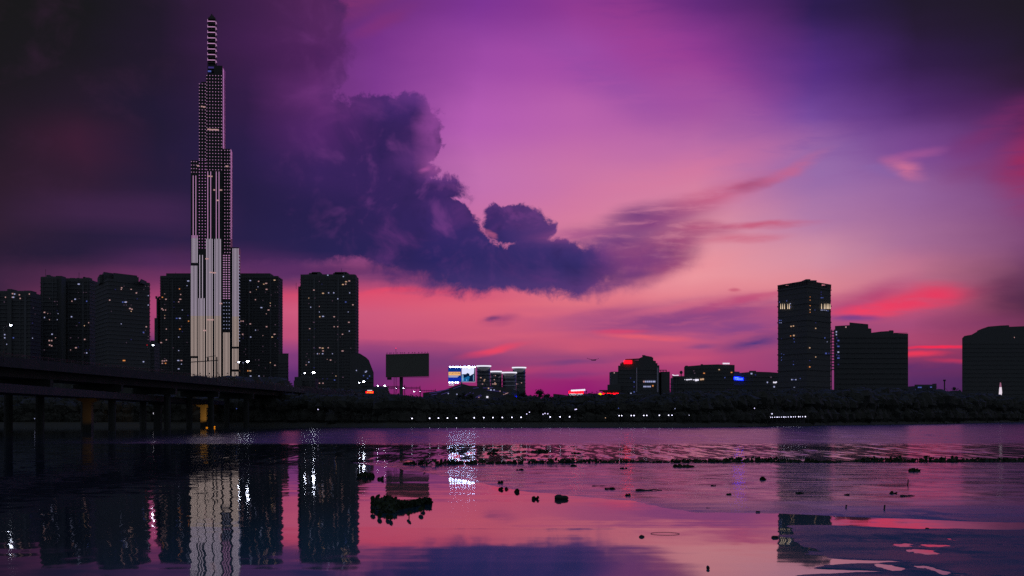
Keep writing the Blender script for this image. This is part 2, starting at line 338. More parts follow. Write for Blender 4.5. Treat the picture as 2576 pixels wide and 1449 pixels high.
# ------------------------------------------------------------------ noise for height fields
def vnoise(x, y, seed=0):
    xi = np.floor(x).astype(np.int64); yi = np.floor(y).astype(np.int64); fx = x-xi; fy = y-yi
    def h(a, b):
        n = (a*374761393+b*668265263+seed*1442695041) & 0xffffffff; n = ((n ^ (n >> 13))*1274126177) & 0xffffffff
        return ((n ^ (n >> 16)) & 0xffff)/65535.
    u = fx*fx*(3-2*fx); v = fy*fy*(3-2*fy)
    return (h(xi,yi)*(1-u)+h(xi+1,yi)*u)*(1-v)+(h(xi,yi+1)*(1-u)+h(xi+1,yi+1)*u)*v
def fbm(x, y, o=5, seed=0, g=.55):
    s = 0; a = 1; t = 0
    for i in range(o): s = s+a*vnoise(x*2**i, y*2**i, seed+i); t += a; a *= g
    return s/t-.5

# ------------------------------------------------------------------ river
wm = bpy.data.materials.new('river_water'); wm.use_nodes = True; t = NT(wm.node_tree)
geo = t.node('ShaderNodeNewGeometry').outputs['Position']
sp = t.node('ShaderNodeSeparateXYZ'); t.put(sp.inputs[0], geo); PX, PY = sp.outputs[0], sp.outputs[1]
big = t.noise(t.vec('MULTIPLY', geo, (.012,.03,1)), 1., 4, .55)
yw = t.math('ADD', PY, t.math('MULTIPLY', t.math('SUBTRACT', big, .5), 55.))
far = t.math('MULTIPLY', t.rng(yw, 200., 235.), t.rng(PX, -95., -35.))                                   # breeze-ruffled far half of the river
chop = t.math('MULTIPLY', t.rng(yw, 118., 136.), t.rng(yw, 240., 205.))
chop = t.math('MULTIPLY', chop, t.rng(PX, -18., 30., .12, 1.))
chop = t.math('MULTIPLY', chop, t.rng(t.noise(t.vec('MULTIPLY', geo, (.02,.05,1)), 1., 3), .3, .6, .45, 1.))
patch = t.noise(t.vec('MULTIPLY', geo, (.03,.09,1)), 1., 5, .6)
def slope(tt, vec, ax, ay):          # colour noise centred on zero, scaled to a surface slope
    v = tt.vec('SUBTRACT', vec, (.5,.5,.5)); n = tt.node('ShaderNodeCombineXYZ'); tt.put(n.inputs[0], ax); tt.put(n.inputs[1], ay)
    return tt.vec('MULTIPLY', v, n.outputs[0])
left = t.rng(PX, -5., -20.)
s1 = slope(t, t.noise(t.vec('MULTIPLY', geo, (.9,.55,1)), 1., 2, .5, out=1), t.math('ADD', .035, t.math('MULTIPLY', left, .035)), t.math('ADD', .004, t.rng(patch, .45, .7, 0., .012)))
s2 = slope(t, t.noise(t.vec('MULTIPLY', geo, (.9,.085,1)), 1., 3, .6, out=1), t.math('MULTIPLY', chop, .1), t.math('MULTIPLY', chop, .5))
s3 = slope(t, t.noise(t.mapping(geo, rot=(0,0,R(4)), scale=(.02,.6,1)), 1., 2, .5, out=1), 0., t.rng(patch, .42, .62, .002, .022))
s4 = slope(t, t.noise(t.vec('MULTIPLY', geo, (.25,.07,1)), 1., 4, .6, out=1), 0., t.math('MULTIPLY', far, .5))
nv = t.vec('ADD', t.vec('ADD', s1, s2), t.vec('ADD', s3, s4))
nrm = t.vec('NORMALIZE', t.vec('ADD', nv, (0,0,1)))
b = t.node('ShaderNodeBsdfPrincipled'); t.put(b.inputs['Base Color'], t.mix(t.math('MULTIPLY', t.rng(PX, -15., -6.), t.rng(PY, 75., 42.)), (.012,.03,.05,1), (.012,.11,.17,1)))  # teal cast painted in where near water mirrors dark cloud; left stays dark
b.inputs['IOR'].default_value = 1.42
t.put(b.inputs['Roughness'], t.math('ADD', t.rng(far, 0., 1., .035, .22, 'LINEAR'), t.math('MULTIPLY', chop, .08)))
t.put(b.inputs['Normal'], nrm)
o = t.node('ShaderNodeOutputMaterial'); t.put(o.inputs[0], b.outputs[0])
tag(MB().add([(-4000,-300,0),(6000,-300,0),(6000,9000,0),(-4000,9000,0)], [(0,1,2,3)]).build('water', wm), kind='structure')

# wet mudflat laid bare by the tide, a real low relief that breaks the water surface
mm = bpy.data.materials.new('wet_mud'); mm.use_nodes = True; t = NT(mm.node_tree)
geo = t.node('ShaderNodeNewGeometry').outputs['Position']
sp = t.node('ShaderNodeSeparateXYZ'); t.put(sp.inputs[0], geo)
n1 = t.noise(t.vec('MULTIPLY', geo, (.12,.5,1)), 1., 6, .65); n2 = t.noise(t.vec('MULTIPLY', geo, (1.2,3.2,1)), 1., 5, .65)
b = t.node('ShaderNodeBsdfPrincipled')
t.put(b.inputs['Base Color'], t.mix(n1, (.01,.05,.09,1), (.03,.12,.2,1)))
t.put(b.inputs['Roughness'], t.math('ADD', t.rng(n1, .42, .62, .11, .22), t.rng(t.math('ADD', sp.outputs[1], t.math('MULTIPLY', n1, 14.)), 80., 60., 0., .2)))
b.inputs['IOR'].default_value = 1.38
t.put(b.inputs['Specular IOR Level'], t.rng(t.math('ADD', sp.outputs[1], t.math('MULTIPLY', n1, 10.)), 66., 54., .5, .03))
gn = t.node('ShaderNodeNewGeometry').outputs['Normal']
m1 = slope(t, t.noise(t.vec('MULTIPLY', geo, (.5,.28,1)), 1., 5, .65, out=1), .12, t.rng(sp.outputs[1], 66., 54., .09, 1.))
t.put(b.inputs['Normal'], t.vec('NORMALIZE', t.vec('ADD', gn, m1)))
o = t.node('ShaderNodeOutputMaterial'); t.put(o.inputs[0], b.outputs[0])
def mudflat():
    ys = np.linspace(1462, 1158.5, 420); xs = np.linspace(850, 2760, 900)
    X, Y = np.meshgrid(xs, ys); Dd = CAMZ*F/(Y-HY); WX = (X-CX)/F*Dd; WY = Dd
    n = fbm(WX*.22, WY*.10, 6, 3); nf = fbm(WX*.9, WY*.45, 5, 9)
    yl = np.interp(X, [850,1000,1200,1325,1423,1598,1750,1957,2100,2450,2760], [1160,1176,1214,1238,1246,1260,1289,1291,1297,1312,1318])
    wob = np.interp(X, [1000,1500,1650,1957,2000,2760], [9,5,30,8,5,5])
    sA = np.minimum(Y-1163.5-4*nf, yl-Y+wob*n)
    y2 = np.interp(X, [1957,2110,2300,2430,2760], [1321,1321,1329,1331,1333])
    xb = np.interp(Y, [1300,1321,1345,1360,1372,1385,1400,1412,1425,1440,1462], [1957,1958,1962,1985,2080,2000,2050,2150,2040,2120,1950])
    sB = np.minimum((Y-y2)*1.2+4*nf, (X-xb)*.10+22*n)
    near = np.clip((Y-1338)/25, 0, 1)
    xf = np.interp(Y, [1338,1360,1380,1395,1405,1413,1420,1430,1438,1445,1462], [2000,2010,2050,2020,2110,2290,2090,2040,2230,2000,1900])
    sB = np.where(Y > 1345, np.minimum((X-xf)*.12+16*nf, 12+np.clip((X-2130)/140, 0, 1)*(72*nf+22*n)), sB)
    s = np.maximum(sA, sB)
    Z = np.clip(s*.006, -.06, .022)+(nf*.018)*(s > -6)
    V = np.stack([WX, WY, Z], -1).reshape(-1, 3); ny, nx = X.shape
    idx = np.arange(ny*nx).reshape(ny, nx)
    q = np.stack([idx[:-1,:-1], idx[:-1,1:], idx[1:,1:], idx[1:,:-1]], -1).reshape(-1, 4)
    zz = Z.reshape(-1)[q].max(1); q = q[zz > -.02]
    used = np.unique(q); mp = np.zeros(ny*nx, int); mp[used] = np.arange(len(used)); V = V[used]; q = mp[q]
    me = bpy.data.meshes.new('mudflat'); me.from_pydata(V.tolist(), [], q.tolist()); me.update(); me.materials.append(mm)
    me.polygons.foreach_set('use_smooth', [True]*len(me.polygons))
    ob = bpy.data.objects.new('mudflat', me); C.objects.link(ob); tag(ob, kind='structure')
mudflat()

# ------------------------------------------------------------------ land on the far side
bank = [(-30000,500),(-900,520),(-300,600),(-150,640),(-80,600),(-50,560),(0,572),(66,572),(106,622),(158,716),(238,842),(428,1190),(900,2000),(2500,4200),(30000,4600)]
land = MB(); n = len(bank)
rows = [[(x, y, -.6) for x, y in bank], [(x, y+2, 1.0) for x, y in bank], [(x, y+7, 2.0) for x, y in bank], [(x*1.0, 45000, 2.0) for x, y in bank]]
land.add(sum(rows, []), [(r*n+i, r*n+i+1, (r+1)*n+i+1, (r+1)*n+i) for r in range(3) for i in range(n-1)])
tag(land.build('ground', pmat('riverbank_earth', (.05,.05,.045), .95, scale=.1)), kind='structure')
def bank_y(X): return float(np.interp(X, [p[0] for p in bank], [p[1] for p in bank]))

# ------------------------------------------------------------------ supertall tower
TD = 1600.; TROT = R(-5.5)
tx0 = wx(540, TD)
tower = thing('skyscraper', 'tallest slender dark tower covered in glowing vertical strips and dots, with a lit spire', 'skyscraper', (tx0, TD, 2))
KX = TD/F
def tz(y): return wz(y, TD)
ca, sa = math.cos(TROT), math.sin(TROT)
class TB(MB):                        # tower-local metres: u across (in survey px from 540), depth v
    def build(s, name, mat, parent=None, smooth=False):
        s.v = [(tx0+x*ca+y*sa, TD-x*sa+y*ca, z) for x, y, z in s.v]
        return super().build(name, mat, parent, smooth)
def U(x): return (x-540)*KX/ca
wallm = M['glass']
tubes = dict(  # name: x0, x1, ytop, front v, back v
 left_outer=(481.2,501.6,404,0,22), left_inner=(501.4,519.8,206,-1.,30), core=(519.4,560.2,166,-2.5,26), right_inner=(559.5,578.6,373,2.,24), right_outer=(578.4,598.4,620,6.,26))
for k_, (x0, x1, yt, v0, v1) in tubes.items():
    g = TB().box(U(x0), U(x1), v0, v1, 2, tz(yt))
    if k_ == 'core':
        g = TB().box(U(x0), U(x1), v0, v1, 2, tz(190)); g.box(U(538.6), U(x1), v0+.2, v1, tz(190), tz(166))
    if k_ == 'left_inner': g = TB().box(U(x0), U(x1), v0, v1, 2, tz(212)); g.box(U(506), U(519), v0+4, v1, tz(212), tz(205))
    bod = g.build('tower_shaft', wallm, tower)
    fl = TB(); z = 20.
    while z < tz(yt)-8: fl.box(U(x0)-.12, U(x1)+.12, v0-.12, v1+.12, z, z+.45); z += 8.0*KX
    fl.build('floor_edges', M['steel'], bod)
for yy in (664.8, 899, 874, 931):       # dark plant floors
    pass
def strips(xs, ya, yb, v, wdt=1.55, segs=None):
    for x in xs:
        parts = [(ya, yb)]
        for a, b_ in parts:
            for lo, hi, mt in ((0, 600, 'led_up'), (600, 795, 'led_lav'), (795, 2000, 'led_warm')):
                y0, y1 = max(a, lo), min(b_, hi)
                if y1 > y0:
                    TB().box(U(x)-wdt*KX/2, U(x)+wdt*KX/2, v-.55, v-.2, tz(y1), tz(y0)).build('light_strip', E[mt], tower)
V0 = {k_: t_[3] for k_, t_ in tubes.items()}
ls = lambda a, b, n: [a+(b-a)*i/(n-1) for i in range(n)]
strips([487.2,493.8], 442.6, 592.7, V0['left_outer'])
strips(ls(484.5,497.2,5), 592.7, 661.7, V0['left_outer'])
strips(ls(482.6,496.2,5), 668.9, 895.8, V0['left_outer'])
strips(ls(483.4,495.6,5), 901.3, 1010, V0['left_outer'])
strips([503.6,510.4], 642.2, 750.9, V0['left_inner'])
strips(ls(501.4,514.8,5), 750.9, 1010, V0['left_inner'])
strips([523.8,531.0,544.6,551.4], 432.6, 601.9, V0['core'])
strips(ls(520.8,534.6,5), 601.9, 1010, V0['core'])
strips(ls(541.3,555.2,5), 601.9, 1010, V0['core'])
strips(ls(562.3,575.5,5), 836, 1010, V0['right_inner'])
strips(ls(583.8,597.0,5), 622.7, 871, V0['right_outer'])
strips(ls(583.2,596.6,5), 876.3, 928.6, V0['right_outer'])
strips(ls(582.6,596.0,5), 934.4, 1010, V0['right_outer'])
DOTN = [0]; REST = {}
def dots(xs, ya, yb, step, v, mt, name='dot_light', size=.42, side=None):
    y = ya
    while y < yb:
        for x in xs:
            g = TB()
            if side is None: g.box(U(x)-size, U(x)+size, v-.5, v-.1, tz(y)-size*.75, tz(y)+size*.75)
            else: g.box(side+.1, side+.5, x-size, x+size, tz(y)-size*.7, tz(y)+size*.7)
            if side is None and v < 3 and DOTN[0] < 100: DOTN[0] += 1; g.build(name, E[mt], tower)
            else: REST.setdefault(mt, TB()).add(g.v, g.f)
        y += step
dots([562.5,568.5,575.3], 642, 755, 6.0, V0['right_inner'], 'led_up', size=.7)
dots(ls(521.5,557.5,6), 191.6, 430, 8.15, V0['core'], 'led_up')
dots([502.6,509.8,517.2], 212.5, 404, 8.15, V0['left_inner'], 'led_up')
dots([482.8,489,495.2], 407.5, 436, 8.8, V0['left_outer'], 'led_up')
dots([502.6,509.8,517.2], 404, 627, 7.6, V0['left_inner'], 'led_pink')
dots([564.5,571.5,577.3], 377, 642, 8.3, V0['right_inner'], 'led_up')
dots([562.5,569,575.5], 761, 828, 9.3, V0['right_inner'], 'cool')
dots([-.5,3,6.5], 173, 374, 3.6, 0, 'led_pink', side=U(560.2), size=.34)
dots([3.5,8,12.5], 374, 600, 4.2, 0, 'led_pink', side=U(578.6), size=.34)
dots([8,14], 640, 862, 8., 0, 'cool', side=U(598.4), size=.4)
rest_ = TB(); 
for mt_, g_ in REST.items(): tag(g_.build('dot_lights', E[mt_], tower), kind='stuff')
g = TB()
for (x, y, s_) in ((515,271,1.6),(509,270,1),(527,327,2.2),(533,328,1.6),(541,327.5,2.6),(547,328,2.),(571,419,1.8),(500,419,1.2),(526,444.5,1.6),(533,445,1.2),(540,479,1.2),(556,479,1.6),(548,505,1.5),(522,652,2.),(532,686,1.8),(540,687,2),(556,764,1.6),(526,805,2.),(535,805,1.5),(516,832,1.6)):
    vv = -3.3
    g.box(U(x)-s_*.9, U(x)+s_*.9, vv, vv+.2, tz(y)-.7, tz(y)+.7)
g.build('lit_rooms', E['pink'], tower)
sp_ = TB()
zb, zt = tz(192), tz(46)
for (a, b_) in ((522.6,2),(541.4,2),(522.6,12),(541.4,12)): sp_.box(U(a)-.35, U(a)+.35, b_-.35, b_+.35, zb, zt)
for (a, b_) in ((532,7),(528,7),(536,7)): sp_.box(U(a)-.9, U(a)+.9, b_-1.6, b_+1.6, zb, zt)
i = 0
yy = 45.5
while yy < 190: sp_.box(U(522.3), U(541.7), 1.6, 12.4, tz(yy)-.35, tz(yy)+.35); yy += 6.97
sp_.box(U(524), U(540), 3, 11, tz(46), tz(41)); sp_.box(U(527), U(537), 4, 10, tz(41), tz(37)); sp_.box(U(529.5), U(533.5), 5, 8, tz(37), tz(33)); sp_.box(U(531), U(532), 6, 7, tz(33), tz(29))
spire = sp_.build('spire', M['steel'], tower)
for i in range(8):
    y = 53+13.93*i; r_ = TB()
    r_.box(U(522), U(540.5), 1.0, 1.4, tz(y)-.42, tz(y)+.42); r_.box(U(541.8), U(542.6), 1.5, 12.5, tz(y)-.4, tz(y)+.4)
    r_.box(U(522), U(522.8), .6, 1.0, tz(y+2), tz(y-5)); r_.box(U(542), U(542.6), 1.0, 1.5, tz(y+8), tz(y-1))
    r_.build('spire_ring_light', E['led_up'], spire)
TB().box(U(524), U(538), 1.2, 1.4, tz(171.5), tz(167)).build('spire_base_light', E['violet'], spire)
TB().box(U(524), U(532), -3, -2.7, tz(183), tz(179)).build('spire_base_light', E['blue'], spire)

# ------------------------------------------------------------------ apartment blocks and other buildings
def front(x0, x1, D, d):                      # silhouette limits -> box limits
    a = wx(x0, D) if x0 < CX else wx(x0, D+d); b_ = wx(x1, D+d) if x1 < CX else wx(x1, D)
    return a, b_
def block(th, x0, x1, yt, D, d, mat='conc', floors=3.2, bays=4.2, z0=2., ledge=.7, name='wall', slabs='conc2'):
    X0, X1 = front(x0, x1, D, d); zt = wz(yt, D)
    wl = MB().box(X0, X1, D, D+d, z0, zt).build(name, M[mat], th)
    if floors:
        s_ = MB(); z = z0+floors
        while z < zt-1.5:
            s_.box(X0-ledge*.5, X1+ledge*.5, D-ledge, D+d+.3, z, z+.55); z += floors
        x = X0+bays*.5; k_ = 0
        while x < X1-.8:
            s_.box(x-.28, x+.28, D-ledge-.15, D+.4, z0, zt-.4) if k_ % 2 == 0 else s_.box(x-.9, x+.9, D-ledge-.15, D-.02, z0, zt-2.4) if k_ % 6 == 3 else None
            x += bays; k_ += 1
        s_.build('balcony_bands', M[slabs], wl)
        p_ = MB()
        p_.box(X0, X1, D-.03, D+.5, zt, zt+1.1); p_.build('parapet', M[slabs], wl)
        if zt > 60:
            rr_ = random.Random(int(x0*7)); 
            for i in range(4):
                xx = rr_.uniform(X0+2, X1-4); a_ = rr_.uniform(1.2,3.2)
                if i < 3: MB().box(xx, xx+a_, D+2, D+5, zt, zt+rr_.uniform(1.6,3.2)).build('roof_tank', M[slabs], wl)
                else: MB().tube((xx,D+3,zt), (xx,D+3,zt+rr_.uniform(5,8)), .16, 5).build('roof_aerial', M['steel'], wl)
    return wl, X0, X1, zt
def windows(th, D, x0, x1, y0, y1, n, kinds, ledge=.75, colpx=6.5, rowpx=7.6, big=.25):
    cols_ = sorted(random.sample(range(int((x1-x0)/colpx)+1), max(2, min(int((x1-x0)/colpx)+1, int((x1-x0)/colpx*.6)+1))))
    seen = set()
    for i in range(int(n*.6)):
        for _ in range(8):
            c_ = random.choice(cols_); r_ = random.randrange(int((y1-y0)/rowpx)+1)
            if (c_, r_) not in seen: break
        seen.add((c_, r_))
        lit_window(th, wx(x0+c_*colpx+random.choice((0,0,2.2)), D), D-ledge-.35, wz(y0+r_*rowpx, D), random.choice(kinds),
                   random.uniform(.35,.75)*(1.5 if random.random() < big else 1)*(D/1500), random.uniform(.5,.9)*(D/1500))
KS = ['warm','pink','dim','cool','dim','dim','dim','dimb','dimb','dim']
def setwins(th, D, lst, ledge=.75, k=1.):
    for x, y, kind, s_ in lst: lit_window(th, wx(x, D), D-ledge-.4, wz(y, D), kind, s_*k, .8*k)

# far-left cluster
D = 1150.
t_ = thing('apartment_tower', 'leftmost dark apartment tower, two short rows of bright windows near its roof', 'apartment tower', (wx(50,D),D,2))
block(t_, -60, 103, 735, D, 26); block(t_, 18, 44, 727, D-2, 14, floors=0, name='roof_block'); block(t_, 60, 92, 731, D+4, 14, floors=0, name='roof_block')
setwins(t_, D, [(28,739,'cool',1),(33,739,'pink',1),(38,740,'cool',.8),(26,748,'pink',.8),(31,748,'pink',1.1),(35,748,'cool',1),(50,742,'pink',.8),(52,751,'pink',.8),(15,748,'pink',.6),(21,733,'pink',.5),(13,842,'cool',.8),(13,850,'cool',.8),(35,850,'blue',.8),(75,740,'pink',.6),(12,760,'dim',.6)])
windows(t_, D, 5, 92, 775, 900, 14, ['dim','dimb','cool'])
D = 1200.
t_ = thing('apartment_tower', 'very dark apartment tower with flat roof box, second from left', 'apartment tower', (wx(140,D),D,2))
block(t_, 102, 168, 700, D, 28); block(t_, 140, 166, 694, D+3, 12, floors=0, name='roof_block'); block(t_, 104, 126, 696, D+3, 9, floors=0, name='roof_block')
windows(t_, D, 106, 160, 736, 900, 20, KS); setwins(t_, D, [(113,786,'pink',1.),(113,799,'cool',.6),(132,841,'cool',.9),(125,857,'pink',1),(131,857,'pink',.9),(126,868,'pink',.9),(131,870,'pink',.9)])
t_ = thing('apartment_tower', 'wide unlit apartment block wedged between two towers left of the glowing skyscraper', 'apartment tower', (wx(205,D),D+20,2))
D = 1220.
block(t_, 166, 246, 703, D, 24); block(t_, 176, 196, 699, D+3, 10, floors=0, name='roof_block'); block(t_, 212, 232, 698, D+3, 10, floors=0, name='roof_block')
windows(t_, D, 172, 240, 736, 900, 26, KS); setwins(t_, D, [(199,715,'cool',1.4),(190,753,'cool',1),(182,758,'pink',.6),(181,797,'cool',.9),(219,758,'blue',.8),(192,875,'pink',1.2),(214,854,'pink',.9),(219,888,'cool',.8),(248,857,'pink',1.)])
# corner block
D = 1120.
t_ = thing('apartment_tower', 'broad corner apartment tower with stepped roof, left of the sky gap beside the glowing skyscraper', 'apartment tower', (wx(310,D),D,2))
def pp(lst): return [(wx(x, d_), d_) for x, d_ in lst]
poly = pp([(240,1160),(272,1112),(377,1150),(352,1190)])
wl = MB().prism(poly, 2, wz(700,1112)).build('wall', M['conc'], t_)
s_ = MB(); z = 5.2
cx_ = sum(p[0] for p in poly)/4; cy_ = sum(p[1] for p in poly)/4
bp = [(cx_+(x-cx_)*1.022, cy_+(y-cy_)*1.022) for x, y in poly]
while z < wz(703,1112): s_.prism(bp, z, z+.55); z += 3.2
s_.build('balcony_bands', M['conc2'], wl)
for a, b_, yt in ((245,349,691),(255,305,684.5),(280,345,687),(349,369,702)):
    MB().prism(pp([(a,1158),(a+6,1128),(b_,1150),(b_-6,1180)]), wz(712,1130), wz(yt,1130)).build('roof_block', M['conc'], t_)
for i in range(26):
    x = random.choice([280,290,305,312,318,330,345,352,362,366,373]); y = 720+7.9*random.randrange(22); dd = 1112+(x-272)/105*38-2.6
    lit_window(t_, wx(x,dd), dd, wz(y,dd), random.choice(KS), random.uniform(.4,.8), .6)
for x, y, kd, s_ in ((309,760,'blue',.9),(316,760,'cool',1.3),(306,724,'pink',.8),(327,776,'pink',1.2),(332,778,'pink',.9),(361,836,'blue',.9),(276,755,'pink',.8),(343,737,'pink',.8),(312,907,'orange',1.6),(361,910,'cool',.9),(370,868,'dimred',.7),(368,822,'pink',.8)):
    dd = 1112+(x-272)/105*38-2.8 if x > 272 else 1120; lit_window(t_, wx(x,dd), dd, wz(y,dd), kd, s_, .8)
t_ = thing('apartment_house', 'small dark block at the foot of the sky gap left of the glowing skyscraper', 'apartment block', (wx(386,1300),1300,2))
block(t_, 372, 402, 862, 1300, 20); block(t_, 380, 390, 858, 1304, 8, floors=0, name='roof_block')
# behind the skyscraper
D = 1680.
t_ = thing('apartment_tower', 'dark apartment tower with scattered lit windows directly left behind the glowing skyscraper', 'apartment tower', (wx(450,D),D,2))
block(t_, 403, 540, 696, D, 30); block(t_, 397, 404, 751, D+2, 20); block(t_, 393, 398, 800, D+3, 18, floors=0)
block(t_, 418, 545, 687.5, D+2, 24, floors=0, name='roof_block')
windows(t_, D, 408, 476, 712, 935, 34, KS, colpx=7, rowpx=6.8)
setwins(t_, D, [(409,748,'orange',.9),(418,753,'pink',1.2),(454,753,'pink',1.6),(452,727,'orange',.8),(455,741,'pink',.8),(445,801,'blue',1.3),(453,801,'cool',1.4),(474,707,'cool',1.6),(408,777,'pink',1.2),(411,780,'pink',.8),(417,780,'pink',.8),(419,828,'pink',.8),(453,828,'orange',1.2),(419,855,'pink',.9),(406,862,'pink',1.4),(449,907,'cool',1.6),(457,907,'pink',1.4),(409,908,'pink',1.),(414,908,'pink',1.),(419,907,'pink',1.),(409,914,'pink',1.),(417,914,'orange',1.),(450,928,'cool',1.2),(475,808,'orange',.9)], k=1.2)
t_ = thing('apartment_tower', 'dark apartment tower with lit windows directly right behind the glowing skyscraper', 'apartment tower', (wx(650,D),D,2))
block(t_, 542, 711, 696.5, D, 30); block(t_, 545, 688, 687.5, D+2, 24, floors=0, name='roof_block')
windows(t_, D, 606, 704, 715, 950, 62, KS, colpx=6.2, rowpx=6.8)
setwins(t_, D, [(630,706,'cool',1.2),(670,713,'pink',1.6),(691,705,'warm',1.4),(651,708,'pink',1.),(671,728,'pink',1.4),(630,735,'pink',.8),(643,754,'pink',.8),(658,774,'cool',1.4),(676,780,'pink',1.4),(606,808,'pink',1.2),(612,808,'pink',1),(630,815,'pink',1.2),(671,822,'pink',1.2),(691,841,'pink',1.4),(685,848,'warm',1.2),(631,848,'cool',1.),(611,841,'pink',1.),(692,919,'pink',1.),(705,919,'dim',1.3),(630,933,'warm',1.4),(631,946,'cool',1.2),(624,933,'orange',1),(652,946,'cool',.9)], k=1.2)
t_ = thing('apartment_house', 'dark mid-height block with sloping corner roof, right foot of the tower behind the glowing skyscraper', 'apartment block', (wx(722,1400),1400,2))
X0, X1 = front(700, 735, 1400, 24); zz = lambda y: wz(y, 1400)
MB().xz([(X0,2),(X1,2),(X1,zz(905)),(wx(726,1400),zz(889)),(X0,zz(889))], 1400, 1424).build('wall', M['conc'], t_)
s_ = MB(); z = 6
while z < zz(908): s_.box(X0, X1+.3, 1399.4, 1399.95, z, z+.5); z += 3.2
s_.build('balcony_bands', M['conc2'], t_)
# the free-standing slab
D = 1500.
t_ = thing('apartment_tower', 'dark free-standing apartment slab with two roof humps, pink sky on both of its sides', 'apartment tower', (wx(828,D),D,2))
block(t_, 756, 902, 693, D, 30); block(t_, 753.5, 757, 727, D+1, 20)
for a, b_, yt in ((771,895,690),(777,812,686.5),(784,810,684),(838,880,686.5),(842,876,684),(893,898,690.5)): block(t_, a, b_, yt, D+3, 16, floors=0, name='roof_block')
windows(t_, D, 764, 898, 708, 975, 60, KS, colpx=6.6, rowpx=7.)
setwins(t_, D, [(825,692.5,'cool',1.),(864,696,'cool',.8),(871,709,'warm',1.4),(879,707,'pink',1.3),(863,716,'warm',1.4),(870,715,'pink',1.),(790,730,'pink',1.1),(813,738,'warm',1.5),(850,752,'cool',.8),(827,737,'cool',.8),(840,737,'cool',.9),(782,773,'cool',.7),(880,737,'cool',.7),(888,767,'pink',1.1),(870,760,'blue',1.2),(805,797,'warm',.9),(813,796,'cool',1.4),(841,797,'pink',1.1),(790,811,'dim',1.4),(878,811,'pink',1.2),(841,822,'pink',.8),(850,822,'pink',.7),(879,833,'cool',.7),(862,841,'pink',1),(790,875,'dim',1),(805,875,'pink',1.2),(812,876,'warm',1.4),(813,883,'pink',1.2),(826,875,'pink',.8),(862,883,'pink',1.5),(812,890,'cool',1.),(799,890,'cool',.7),(832,906,'pink',1.1),(887,905,'dim',1.1),(804,964,'pink',.9),(813,964,'pink',.9),(791,972,'pink',.9),(863,949,'dim',1),(842,956,'blue',1)], k=1.1)
t_ = thing('apartment_house', 'dark rounded-corner block with faint bluish bands, right of the free-standing apartment slab', 'apartment block', (wx(920,1300),1300,2))
X0 = wx(880, 1300); zz = lambda y: wz(y, 1300); q_ = lambda x: wx(x, 1300)
MB().xz([(X0,2),(q_(940),2),(q_(940),zz(937)),(q_(934),zz(922)),(q_(928),zz(906)),(q_(921),zz(899)),(q_(905),zz(889)),(X0,zz(889))], 1300, 1322).build('wall', M['conc'], t_)
s_ = MB(); z = 40
while z > 4: s_.box(q_(912), q_(939.6), 1299.3, 1299.95, z, z+.8); z -= 3.6
s_.build('balcony_bands', M['conc2'], t_)
setwins(t_, 1300, [(920,936,'cool',1.),(922,934,'cool',.9),(915,945,'blue',.9),(930,946,'blue',.8),(925,952,'blue',.8),(897,932,'cool',.7)])
t_ = thing('apartment_house', 'lowest dark rooftop between the two apartment towers right of the glowing skyscraper', 'apartment block', (wx(748,1300),1300,2))
block(t_, 741, 800, 951, 1300, 20); MB().prism([(wx(739,1295),1295),(wx(760,1295),1295),(wx(757,1295),1310),(wx(743,1310),1310)], 2, wz(957,1295)).build('annex', M['conc'], t_)

# right-hand towers
t_ = thing('office_tower', 'tall square dark tower with warm uplit columns and open roof frame, right of centre', 'tower', (wx(2025,900),900,2))
body = pp([(1957,905),(2030,873),(2090,900),(2020,930)])
wl = MB().prism(body, 2, wz(722,890)).build('wall', M['conc'], t_)
def ring_band(poly, k, z0, z1, mb):
    cx_ = sum(p[0] for p in poly)/len(poly); cy_ = sum(p[1] for p in poly)/len(poly)
    return mb.prism([(cx_+(x-cx_)*k, cy_+(y-cy_)*k) for x, y in poly], z0, z1)
s_ = MB(); z = 6.
while z < wz(722,890)-1: ring_band(body, 1.012 if int(z/3.4) % 3 else 1.03, z, z+.7, s_); z += 3.4
s_.build('floor_edges', M['conc'], wl)
fr = MB(); zt = wz(717.5,905); ztc = wz(717.5,905)
def along(p, q, k): return (p[0]+(q[0]-p[0])*k, p[1]+(q[1]-p[1])*k)
for p, q in ((body[0],body[1]),(body[1],body[2]),(body[2],body[3]),(body[3],body[0])):
    fr.tube((p[0],p[1],zt-.4), (q[0],q[1],zt-.4), .5, 4)
    for i in range(13):
        a = along(p, q, i/12)
        fr.tube((a[0],a[1],wz(723,890)), (a[0],a[1],zt), .28 if 3 < i < 9 or i in (0,12) else .3, 4)
mid = [along(body[0], body[1], .36), body[1], along(body[1], body[2], .62), along(body[2], body[3], .5)]
fr.prism([body[0], along(body[0], body[1], .12), along(body[3], body[2], .5), along(body[3], body[0], .6)], wz(723,890), zt-.3)
fr.prism([along(body[1], body[2], .86), body[2], along(body[2], body[3], .3)], wz(723,890), zt-.3)
fr.prism(mid, wz(723,890), zt-.2)
fr.build('roof_frame', M['steel'], t_)
MB().box(wx(2012,900), wx(2045,900), 889, 905, wz(724,889), wz(705,889)).box(wx(2021,900), wx(2032,900), 892, 900, wz(706,889), wz(701,889)).build('roof_block', M['conc'], t_)
def onface(x):                           # distance of the tower's visible face at a bearing
    return 905+(873-905)*(x-1957)/73 if x < 2030 else 873+(900-873)*(x-2030)/60
